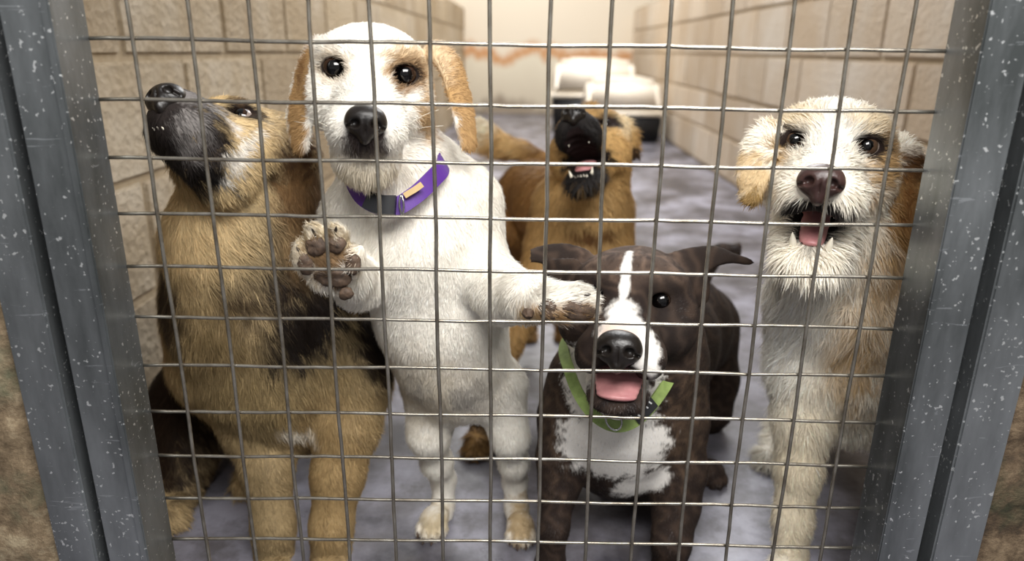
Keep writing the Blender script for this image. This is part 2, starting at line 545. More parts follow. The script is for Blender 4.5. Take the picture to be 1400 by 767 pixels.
def block_wall(name, x, side, y0, y1, courses, mat, phase):
    """a wall of laid blocks; side +1: blocks face +X (left wall), -1: they face -X"""
    bx = x - side * 0.006
    top = courses * 0.2 + 0.01
    w = slab(name, [run_pt(bx, y0, 0), run_pt(bx, y1, 0), run_pt(bx - side * 0.15, y1, 0), run_pt(bx - side * 0.15, y0, 0), (0, 0, top)][0:5] if side < 0
             else [run_pt(bx, y1, 0), run_pt(bx, y0, 0), run_pt(bx - 0.15, y0, 0), run_pt(bx - 0.15, y1, 0), (0, 0, top)], M_MORTAR)
    full = [block_mesh('block', 0.39, 0.19, s, mat) for s in range(5)]
    rot = (math.pi / 2 if side > 0 else -math.pi / 2) - YAW
    for c in range(courses):
        z = 0.115 + c * 0.2 - 0.005
        y = y0 + ((c % 2) * 0.205 + phase) % 0.41 - 0.205
        while y < y1 + 0.1:
            lo, hi = max(y - 0.2, y0), min(y + 0.2, y1)
            if hi - lo > 0.03:
                o = bpy.data.objects.new('block', full[random.randrange(5)])
                COL.objects.link(o)
                o.parent = w
                p = run_pt(x - side * 0.05 + side * random.uniform(-0.0012, 0.0012), (lo + hi) / 2, z)
                o.location = p; o.rotation_euler = (0, 0, rot)
                o.scale = ((hi - lo) / 0.39, 1, 1)
            y += 0.41
    return w
block_wall('wall_left', XL, 1, 0.70, YB, 5, M_BLOCK_L, 0.305)
block_wall('wall_right', XR, -1, 0.70, YB, 5, M_BLOCK_R, 0.03)

def back_mat():
    m, nt, b = node_mat('stained_render')
    g = nt.nodes.new('ShaderNodeNewGeometry'); sp = nt.nodes.new('ShaderNodeSeparateXYZ'); L_(nt, g.outputs['Position'], sp.inputs[0])
    n = tex_noise(nt, 2.6, 6, 0.6, mapping=(1.4, 1, 0.6))
    ad = nt.nodes.new('ShaderNodeMath'); ad.operation = 'MULTIPLY_ADD'; ad.inputs[1].default_value = 0.55
    L_(nt, n.outputs['Fac'], ad.inputs[0]); L_(nt, sp.outputs['Z'], ad.inputs[2])
    r = ramp(nt, ad.outputs[0], [(0.3, '9d8f7d'), (0.42, 'd6cbb6'), (0.78, 'e2d9c4'), (0.86, 'c98f58'), (0.97, 'e8dcc8')])
    L_(nt, r.outputs['Color'], b.inputs['Base Color']); b.inputs['Roughness'].default_value = 0.7
    return m
slab('wall_back', [run_pt(-3, YB, 0), run_pt(3.2, YB, 0), run_pt(3.2, YB + 0.15, 0), run_pt(-3, YB + 0.15, 0), (0, 0, 2.3)], back_mat())
M_OUT = plain('outer_wall_paint', 'cfc4b0', 0.8, noise=(1.5, 'b5a58c'))
slab('wall_outer', [(-2.6, -1.4, 0), (-2.6, 8, 0), (-2.75, 8, 0), (-2.75, -1.4, 0), (0, 0, 2.3)], M_OUT)
slab('wall_outer', [(3.0, -1.4, 0), (3.15, -1.4, 0), (3.15, 8, 0), (3.0, 8, 0), (0, 0, 2.3)], M_OUT)

# rough masonry either side of the doorway
def rough_pier(name, x0, x1, y0, y1, z1, mat, amp):
    n = 46; m = 150
    xs = np.linspace(x0, x1, n); zs = np.linspace(0, z1, m)
    X, Z = np.meshgrid(xs, zs, indexing='ij')
    p = np.stack([X.ravel(), np.zeros(X.size), Z.ravel()], 1)
    d = wob(p, 0.06, 1) * 0.5 + wob(p, 0.022, 2) * 0.35 + wob(p, 0.009, 3) * 0.2
    e = np.minimum(np.minimum(X - x0, x1 - X).ravel() / 0.01, 1)
    V = p + np.stack([np.zeros(len(p)), y0 - amp * d * 1.0 + (1 - e) * 0.006, np.zeros(len(p))], 1)
    Q = [(i * m + j, (i + 1) * m + j, (i + 1) * m + j + 1, i * m + j + 1) for i in range(n - 1) for j in range(m - 1)]
    base = len(V)
    V = np.vstack([V, [(x0, y1, 0), (x1, y1, 0), (x1, y1, z1), (x0, y1, z1)]])
    c = [0, (n - 1) * m, (n - 1) * m + m - 1, m - 1]
    Q += [(base + 1, base, base + 3, base + 2), (c[1], base + 1, base + 2, c[2]), (base, c[0], c[3], base + 3), (c[3], c[2], base + 2, base + 3)]
    return tag(mesh_np(name, V, Q, None, mat), kind='structure')
def stone_mat(name, a, b_, c, green):
    m, nt, b = node_mat(name)
    n = tex_noise(nt, 38, 8, 0.7); r = ramp(nt, n.outputs['Fac'], [(0.32, a), (0.5, b_), (0.66, c)])
    n2 = tex_noise(nt, 9, 5, 0.6); r2 = ramp(nt, n2.outputs['Fac'], [(0.55, 0.0), (0.66, 0.75)])
    L_(nt, mixc(nt, r2.outputs['Color'], r.outputs['Color'], green), b.inputs['Base Color'])
    b.inputs['Roughness'].default_value = 0.85
    n3 = tex_noise(nt, 160, 8, 0.7); bump(nt, b, n3.outputs['Fac'], 0.8, 0.003)
    return m
rough_pier('wall_front', -0.80, -0.449, 0.590, 0.655, 1.4, stone_mat('worn_masonry', '5a4a36', '8d7a60', 'b9a88a', '54604a'), 0.006)
rough_pier('wall_front', 0.465, 0.85, 0.598, 0.655, 1.4, stone_mat('dark_masonry', '2e261d', '5c4b38', '85725a', '2e3d26'), 0.006)

# ================================================================== GATE AND POSTS
def steel_mat(name, base, dark, rough=0.42, metal=0.55, specks=0.5):
    m, nt, b = node_mat(name)
    n = tex_noise(nt, 9, 6, 0.65, mapping=(1, 1, 0.25)); r = ramp(nt, n.outputs['Fac'], [(0.32, dark), (0.66, base)])
    # paint specks
    n2 = tex_noise(nt, 210, 2, 0.5); n3 = tex_noise(nt, 14, 3, 0.6)
    a = nt.nodes.new('ShaderNodeMath'); a.operation = 'MULTIPLY_ADD'; a.inputs[1].default_value = 0.22
    L_(nt, n3.outputs['Fac'], a.inputs[0]); L_(nt, n2.outputs['Fac'], a.inputs[2])
    r2 = ramp(nt, a.outputs[0], [(0.775, 0.0), (0.80, specks)])
    # scratches
    v = tex_noise(nt, 60, 3, 0.6, mapping=(0.25, 1, 1.6)); v.inputs['Distortion'].default_value = 1.4
    r3 = ramp(nt, v.outputs['Fac'], [(0.665, 0.0), (0.69, specks * 0.6)])
    c = mixc(nt, r3.outputs['Color'], r.outputs['Color'], 'b8bcc0')
    c = mixc(nt, r2.outputs['Color'], c, 'e4e6e6')
    L_(nt, c, b.inputs['Base Color'])
    b.inputs['Metallic'].default_value = metal
    r4 = ramp(nt, n.outputs['Fac'], [(0.3, rough - 0.1), (0.7, rough + 0.12)]); L_(nt, r4.outputs['Color'], b.inputs['Roughness'])
    n5 = tex_noise(nt, 220, 4, 0.6); bump(nt, b, n5.outputs['Fac'], 0.12, 0.001)
    return m
M_STEEL = steel_mat('galvanised_steel', '9b9fa2', '585c5c', rough=0.36, metal=0.75, specks=0.85)
M_WIRE = plain('wire_steel', 'a39e94', 0.27, 0.8, noise=(60, '787064'))
M_SEAL = plain('black_rubber', '0d0d0d', 0.7)

GY = 0.628
gate = empty('kennel_gate', (0.006, GY, 0.02), 'galvanised steel kennel gate filled with square welded wire mesh', 'gate')
ZB, ZT = 0.02, 1.05
def stile(x0, x1, inner):
    s = bevel_box('stile', x0, x1, GY - 0.0455, GY + 0.004, ZB, ZT, M_STEEL, gate, 0.0018, 2)
    return s
stile(-0.3975, -0.3575, 1); stile(0.3635, 0.4035, -1)
# rolled lip on the inner edge of each stile
bevel_box('edge_lip', -0.3640, -0.3566, GY - 0.0475, GY - 0.044, ZB, ZT, M_STEEL, gate, 0.0012, 2)
bevel_box('edge_lip', 0.3626, 0.3700, GY - 0.0475, GY - 0.044, ZB, ZT, M_STEEL, gate, 0.0012, 2)
bevel_box('bottom_rail', -0.3575, 0.3635, GY - 0.04, GY, ZB, ZB + 0.035, M_STEEL, gate, 0.0018, 2)
bevel_box('top_rail', -0.3575, 0.3635, GY - 0.04, GY, ZT - 0.04, ZT, M_STEEL, gate, 0.0018, 2)
for k in range(-6, 8):
    x = -0.020 + 0.05 * k
    zz = np.linspace(ZB + 0.01, ZT - 0.01, 42)
    ph = RNG.uniform(0, 6.28); pts = np.stack([x + 0.0006 * np.sin(zz * 23 + ph) + RNG.normal(0, 0.00018, 42), GY - 0.0008 + 0 * zz, zz], 1)
    tube('wire', pts, 0.00185, M_WIRE, gate, 8)
for k in range(-7, 11):
    z = 0.6335 - 0.05 * k
    xx = np.linspace(-0.3575, 0.3635, 44)
    ph = RNG.uniform(0, 6.28)
    sag = -0.0022 * (k / 10.0) * (xx / 0.36) ** 2 if k > 0 else 0 * xx
    pts = np.stack([xx, GY + 0.0022 + 0 * xx, z - 0.0065 * xx + sag + 0.0005 * np.sin(xx * 30 + ph) + RNG.normal(0, 0.00018, 44)], 1)
    tube('wire', pts, 0.0017, M_WIRE, gate, 8)

def post(x0, x1, label):
    t = empty('gate_post', ((x0 + x1) / 2, GY - 0.02, 0), label, 'post')
    bevel_box('post_tube', x0, x1, GY - 0.046, GY + 0.03, 0.0, 1.3, M_STEEL, t, 0.0018, 2)
    return t
pl = post(-0.4475, -0.4085, 'scratched grey steel post left of the gate, beside pale rough masonry')
pr = post(0.4165, 0.4625, 'paint-flecked grey steel post right of the gate, beside dark masonry')
bevel_box('seal_strip', -0.4086, -0.3972, GY - 0.022, GY + 0.02, 0.0, 1.25, M_SEAL, pl, 0.001, 1)
bevel_box('seal_strip', 0.4034, 0.4166, GY - 0.022, GY + 0.02, 0.0, 1.25, M_SEAL, pr, 0.001, 1)

# ================================================================== DOG BEDS AT THE FAR END
M_WHITEP = plain('white_plastic', 'f1e9dc', 0.4, noise=(5, 'e6dac6'))
M_BLACKP = plain('black_plastic', '16171a', 0.45)
def frustum(name, c, w0, d0, w1, d1, h, mat, parent, bev=0.03, hollow=None):
    import bmesh
    bm = bmesh.new()
    vs = []
    for (w, d, z) in ((w0, d0, 0), (w1, d1, h)):
        for sx, sy in ((-1, -1), (1, -1), (1, 1), (-1, 1)): vs.append(bm.verts.new((sx * w / 2, sy * d / 2, z)))
    for q in ((3, 2, 1, 0), (4, 5, 6, 7), (0, 1, 5, 4), (1, 2, 6, 5), (2, 3, 7, 6), (3, 0, 4, 7)): bm.faces.new([vs[i] for i in q])
    bmesh.ops.bevel(bm, geom=bm.edges[:], offset=bev, segments=4, affect='EDGES')
    me = bpy.data.meshes.new(name); bm.to_mesh(me); bm.free(); me.materials.append(mat)
    for p in me.polygons: p.use_smooth = True
    me.transform(Matrix.Translation(Vector(c)) @ Matrix.Rotation(-YAW, 4, 'Z'))
    return link(name, me, parent)
def kennel_box(x, y, w, d, hb, ht, label):
    o = run_pt(x, y, 0)
    t = empty('dog_crate', o, label, 'crate')
    frustum('tray', o, w * 0.94, d * 0.94, w * 1.0, d, hb, M_BLACKP, t, 0.015)
    frustum('rim', o + np.array([0, 0, hb]), w * 1.05, d * 1.05, w * 1.03, d * 1.03, 0.035, M_WHITEP, t, 0.012)
    frustum('cover', o + np.array([0, 0, hb + 0.033]), w * 1.0, d * 1.0, w * 0.88, d * 0.84, ht - hb - 0.033, M_WHITEP, t, 0.04)
    frustum('lid', o + np.array([0, 0, ht - 0.002]), w * 0.6, d * 0.6, w * 0.56, d * 0.56, 0.014, M_WHITEP, t, 0.006)
kennel_box(0.655, 5.35, 0.55, 0.42, 0.185, 0.435, 'low white plastic dog crate with black tray, the nearer of two on the floor')
kennel_box(0.50, 5.98, 0.66, 0.52, 0.27, 0.555, 'taller white plastic dog crate standing behind the low crate, against the far end')
HAIR = 1.0
def NH(n): return int(n * HAIR)

# ================================================================== DOGS
M_SKIN = attr_mat('coat_skin', 0.85, 0.15, (260, 0.35, 0.0015))
M_FUR = attr_mat('coat_hair', 0.62, 0.22, trans=0.18)
M_SLEEK = attr_mat('sleek_hair', 0.5, 0.32, trans=0.05)
M_EYE = attr_mat('wet_eye', 0.06, 0.6)
M_NOSE = plain('wet_nose_leather', '17120f', 0.34, spec=0.55, bumps=(420, 0.5, 0.0008))
M_NOSE_LIVER = plain('liver_nose_leather', '3a2724', 0.32, spec=0.5, bumps=(420, 0.5, 0.0008))
M_TONGUE = plain('tongue', 'c98f8e', 0.35, noise=(90, 'b87a7c'), bumps=(500, 0.4, 0.0006))
M_TOOTH = plain('tooth', 'efe8d6', 0.25)
M_CLAW = plain('claw', '2c241d', 0.4)
M_PAD = plain('paw_pad', '5b4737', 0.7, noise=(180, '362a21'), bumps=(350, 0.7, 0.001))
M_RING = plain('collar_ring_steel', 'b9b9b9', 0.2, 1.0)

def B(px, py, Y, rp):
    p = P(px, py, Y); return p, rp * float((p - CAM) @ _f) / FPX

def limbB(F, rows, k=0.018):
    q = [B(*r) for r in rows]
    F.limb([a for a, _ in q], [b for _, b in q], k)

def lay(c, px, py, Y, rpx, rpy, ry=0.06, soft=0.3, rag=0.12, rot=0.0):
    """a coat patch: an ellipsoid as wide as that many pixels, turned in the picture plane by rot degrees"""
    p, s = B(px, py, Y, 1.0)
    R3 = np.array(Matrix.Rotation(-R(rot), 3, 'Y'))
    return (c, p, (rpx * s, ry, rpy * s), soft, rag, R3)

def head(F, H, L=0.09, mw=0.033, sk=0.058, jaw=0.0, eye=0.034, top=0.0, cheek=1.0, jawr=0.026, gap=0.010, nosez=-0.040, eyer=(0.0115, 0.0085), stop=0.0, cavw=0.74, openk=0.62):
    e = lambda *a, **k: H.ell(F, *a, **k)
    e((0, 0.040, -0.004 + top), (sk, 0.060, 0.051))
    e((0, 0.008, 0.012 + top), (sk * 0.80, 0.034, 0.031))
    for s in (-1, 1):
        e((s * 0.040, 0.022, -0.030), (0.024 * cheek, 0.040, 0.036))
        e((s * eye * 0.92, 0.004, 0.014), (0.018, 0.012, 0.009), 0.010)
        e((s * mw * 0.46, -L + 0.034, -0.051), (mw * 0.60, 0.030, 0.021), 0.010)
    H.cone(F, (0, 0.004, -0.029), (0, -L + 0.022, nosez - 0.004), mw * 1.08, mw * 0.74, 0.014)
    H.cone(F, (0, 0.004, -0.006 + stop), (0, -L + 0.014, nosez + 0.008), 0.018, 0.012, 0.012)
    hz = -0.056 if jaw == 0 else -0.064
    d = np.array([0, -math.cos(jaw), -math.sin(jaw)]); h = np.array([0, 0.020, hz])
    if jaw == 0:
        j1 = h + d * (L + 0.004)
        H.cone(F, h, h + d * (L * 0.5), jawr * 1.15, jawr * 0.92, 0.014)
        H.cone(F, h + d * (L * 0.5), j1, jawr * 0.92, jawr * 0.62, 0.010)
    else:
        for i in range(9):
            t = i / 8
            H.ell(F, h + d * (L + 0.002) * t, (mw * (1.05 - 0.36 * t), 0.016, 0.021 - 0.010 * t), 0.012, 'add', ('X', jaw))
    if jaw > 0:
        dm = np.array([0, -math.cos(jaw / 2), -math.sin(jaw / 2)])
        a = np.array([0, 0.0, hz + 0.001]); 
        n = 7; H.cav = []
        for i in range(n):
            t = i / (n - 1)
            c = np.array([0, 0.002, hz + 0.006]) + dm * (t * (L + 0.024))
            hh = 0.004 + t * (L + 0.024) * math.tan(jaw / 2) * openk
            r = (mw * (cavw - 0.08 * t), 0.014, hh); H.cav.append((c, r))
            H.ell(F, c, r, 0.004, 'sub')
    for s in (-1, 1):
        H.ell(F, (s * eye, -0.016, 0), (eyer[0], 0.018, eyer[1]), 0.003, 'sub', ('Z', s * 0.30))
    return d, h

def mouth(H, V, C, inside='2a1715', lip='1a1312', lipw=0.0045):
    q = H.inv(V); m = np.full(len(V), 1.0)
    for c, r in H.cav:
        p = q - c; r = np.array(r)
        k0 = np.sqrt(((p / r) ** 2).sum(1)) + 1e-6; k1 = np.sqrt(((p / (r * r)) ** 2).sum(1)) + 1e-6
        m = np.minimum(m, k0 * (k0 - 1) / k1)
    a = np.clip((lipw + 0.002 - m) / 0.003, 0, 1)[:, None]
    C = C * (1 - a) + lin(lip) * a
    C[m < 0.0018] = lin(inside)
    return C

def from_eye(local, px, py, Y, fwd, roll, scale):
    f = Frame((0, 0, 0), fwd, roll=roll, scale=scale)
    f.o = P(px, py, Y) - f.R @ (np.array(local) * scale)
    return f

def eyes(root, H, eye=0.034, r=0.0112, iris='4a2f1b', gaze=(0, -1, 0), sides=(-1, 1), y=-0.0030, z=0.0, pupil=0.55, white='8d8078', irisr=1.12):
    for s in sides:
        V, Q, T = sphere_arrays((0, 0, 0), (1, 1, 1), None, 40, 40)
        g = nrm(gaze); c = (nrm(V) * g).sum(1)
        a = np.arccos(np.clip(c, -1, 1))
        C = np.where((a < pupil)[:, None], lin('050404'), np.where((a < irisr)[:, None], lin(iris) * (1 - 0.6 * np.clip((a - irisr + 0.25) / 0.25, 0, 1))[:, None], lin(white)))
        W3 = H(s * eye * 0.985, y, z) + (V * r * H.s * (1 + 0.04 * np.clip(c, 0, 1) ** 8)[:, None]) @ H.R.T
        mesh_np('eye', W3, Q, T, M_EYE, root, col=C)

def nose_part(root, H, c, w=0.019, mat=None):
    f = lambda F: (H.ell(F, c, (w, w * 0.72, w * 0.72), 0.003), H.ell(F, (c[0], c[1] + 0.004, c[2] + w * 0.32), (w * 0.80, w * 0.7, w * 0.45), 0.006),
                   H.ell(F, (c[0], c[1] - w * 0.1, c[2] - w * 0.62), (w * 0.32, w * 0.5, w * 0.42), 0.005),
                   [H.ell(F, (c[0] + s * w * 0.50, c[1] - w * 0.68, c[2] - w * 0.02), (w * 0.26, w * 0.42, w * 0.22), 0.002, 'sub', ('Y', s * 0.5)) for s in (-1, 1)],
                   [H.ell(F, (c[0] + s * w * 0.86, c[1] - w * 0.50, c[2] - w * 0.20), (w * 0.20, w * 0.40, w * 0.10), 0.002, 'sub', ('Y', s * 0.4)) for s in (-1, 1)],
                   H.ell(F, (c[0], c[1] - w * 0.86, c[2] - w * 0.35), (w * 0.035, w * 0.3, w * 0.5), 0.002, 'sub'))
    o = H(*c); q = w * 1.6 * H.s
    return sdf_part('nose', f, o - q, o + q, 0.0009, mat or M_NOSE, root, smooth=1)

def tongue_part(root, H, d, h, L, w, t0=0.3, t1=1.02, z=0.012, curl=0.010):
    def f(F):
        n = 12
        for i in range(n):
            t = i / (n - 1); s = L * (t0 + (t1 - t0) * t)
            c = h + d * s + np.array([0, 0, z - curl * t * t])
            H.ell(F, c, (w * (1 - 0.25 * t ** 3), 0.012, 0.0048), 0.004)
    o = H(*(h + d * L * (t0 + t1) / 2)); q = 0.06 * H.s
    return sdf_part('tongue', f, o - q, o + q, 0.0014, M_TONGUE, root, smooth=2)

def spike(name, root, a, b, r, mat, bend=None):
    a, b = np.asarray(a), np.asarray(b); m = (a + b) / 2 + (0 if bend is None else np.asarray(bend))
    pts = catmull([a, m, b], 6)
    return tube(name, pts, r * np.array([1, 0.95, 0.82, 0.62, 0.38, 0.08]), mat, root, 8)

def teeth(root, H, d, h, L, mw, upper=True, lower=True, size=1.0, nosez=-0.04, up_y=None):
    up = np.array([0, -d[2] * -1, 0]); nrmj = nrm(np.array([0, d[2], -d[1]]))   # away from the jaw, towards the palate
    for s in (-1, 1):
        if lower:
            b = h + d * (L * 0.93) + np.array([s * mw * 0.44, 0, 0]) + nrmj * 0.011
            spike('canine_tooth', root, H(*b), H(*(b + nrmj * 0.014 * size + np.array([s * 0.003, 0, 0]))), 0.0030 * size * H.s, M_TOOTH)
        if upper:
            b = np.array([s * mw * 0.46, -L + 0.030, -0.056])
            spike('canine_tooth', root, H(*b), H(*(b + np.array([0, -0.001, -0.015 * size]))), 0.0032 * size * H.s, M_TOOTH)
    if lower:
        for i in range(-2, 3):
            b = h + d * (L * 1.02) + np.array([i * mw * 0.13, 0, 0]) + nrmj * 0.011
            spike('incisor_tooth', root, H(*b), H(*(b + nrmj * 0.006 * size)), 0.0019 * H.s, M_TOOTH)

def surf(V, Q, px, py, out=0.0):
    """where the line of sight through that pixel first meets the body"""
    if not hasattr(surf, 'c') or surf.c[0] is not V: surf.c = (V, BVHTree.FromPolygons(V.tolist(), Q.tolist()))
    d = nrm(P(px, py, 1.0) - CAM)
    loc, n, i, t = surf.c[1].ray_cast(Vector(CAM), Vector(d))
    return (np.array(loc), np.array(n)) if loc is not None else (P(px, py, 0.8), -d)

def foot(F, c, hd, w):
    """a paw on the floor at c, pointing along hd"""
    hd = nrm([hd[0], hd[1], 0]); sd = np.array([-hd[1], hd[0], 0]); c = np.asarray(c, float)
    R3 = np.stack([sd, hd, [0, 0, 1]], 1)
    F.ell(c + np.array([0, 0, w * 0.36]), (w * 0.46, w * 0.58, w * 0.36), R3, 0.008)
    for k, (x, y) in enumerate(((-0.36, 0.30), (-0.13, 0.52), (0.13, 0.52), (0.36, 0.30))):
        F.ell(c + sd * x * w + hd * y * w + np.array([0, 0, w * 0.20]), (w * 0.15, w * 0.30, w * 0.21), R3, 0.003)
def claws(root, c, hd, w, mat=None):
    hd = nrm([hd[0], hd[1], 0]); sd = np.array([-hd[1], hd[0], 0]); c = np.asarray(c, float)
    for x, y in ((-0.38, 0.54), (-0.14, 0.78), (0.14, 0.78), (0.38, 0.54)):
        a = c + sd * x * w + hd * y * w + np.array([0, 0, w * 0.20])
        spike('claw', root, a, a + hd * w * 0.17 - np.array([0, 0, w * 0.15]), w * 0.06, mat or M_CLAW, bend=(0, 0, w * 0.02))

def make_flow(H, base=(0, 0.1, -1.0), nose=(0, -0.10, -0.035), reach=0.13, blobs=()):
    nl = np.array(nose)
    def flow(p):
        o = np.tile(np.asarray(base, float), (len(p), 1))
        q = H.inv(p); d = nrm(q - nl) @ H.R.T
        w = np.clip((reach - np.linalg.norm(q - np.array([0, 0, -0.01]), axis=1)) / 0.04, 0, 1)[:, None]
        o = o * (1 - w) + d * w
        for val, ctr, rad in blobs:
            w = np.clip(1.4 - np.linalg.norm((p - np.asarray(ctr)) / rad, axis=1), 0, 1)[:, None]
            o = o * (1 - w) + np.asarray(val, float) * w
        return o
    return flow

def lengths(base, H=None, hlen=0.008, reach=0.10, zero=(), blobs=()):
    def f(p):
        o = np.full(len(p), float(base))
        if H is not None:
            q = H.inv(p); w = np.clip((reach - np.linalg.norm(q - np.array([0, 0, -0.01]), axis=1)) / 0.03, 0, 1)
            nose = np.clip((np.linalg.norm(q - np.array([0, -0.09, -0.035]), axis=1)) / 0.05, 0.35, 1)
            o = o * (1 - w) + hlen * nose * w
        for v, x, y, Y, r in blobs:
            w = np.clip(1.4 - np.linalg.norm((p - P(x, y, Y)) / r, axis=1), 0, 1); o = o * (1 - w) + v * w
        if H is not None:
            for (c, r) in list(zero) + [(c, (r[0] + 0.003, r[1] + 0.003, r[2] + 0.003)) for c, r in getattr(H, 'cav', [])]:
                z = np.sqrt((((q - np.array(c)) / np.array(r)) ** 2).sum(1))
                o = np.where(z < 1, 0.0, o * np.clip((z - 1) * 2.5 + 0.35, 0, 1) if True else o)
        return o
    return f

def strap(name, root, pts, width, thick, wdir, mat, n=48, closed=False):
    """a webbing strap along pts; wdir gives the direction across its width"""
    c = catmull(pts, n); t = nrm(np.gradient(c, axis=0))
    wd = np.asarray(wdir, float)
    if wd.ndim == 1: wd = np.tile(wd, (n, 1))
    else: wd = np.stack([np.interp(np.linspace(0, len(wdir) - 1, n), range(len(wdir)), wd[:, i]) for i in range(3)], 1)
    w = nrm(wd - t * (wd * t).sum(1)[:, None]); q = np.cross(t, w)
    prof = [(-1, -1), (-1, 1), (1, 1), (1, -1)]
    V = np.concatenate([c + w * width / 2 * a + q * thick / 2 * b for a, b in prof])
    Q = []
    for k in range(4):
        l = (k + 1) % 4
        for i in range(n - 1): Q.append((k * n + i, l * n + i, l * n + i + 1, k * n + i + 1))
    Q += [(0, 3 * n, 2 * n, n), (n - 1, 2 * n - 1, 3 * n - 1, 4 * n - 1)]
    o = mesh_np(name, V, Q, None, mat, root, smooth=False)
    return o

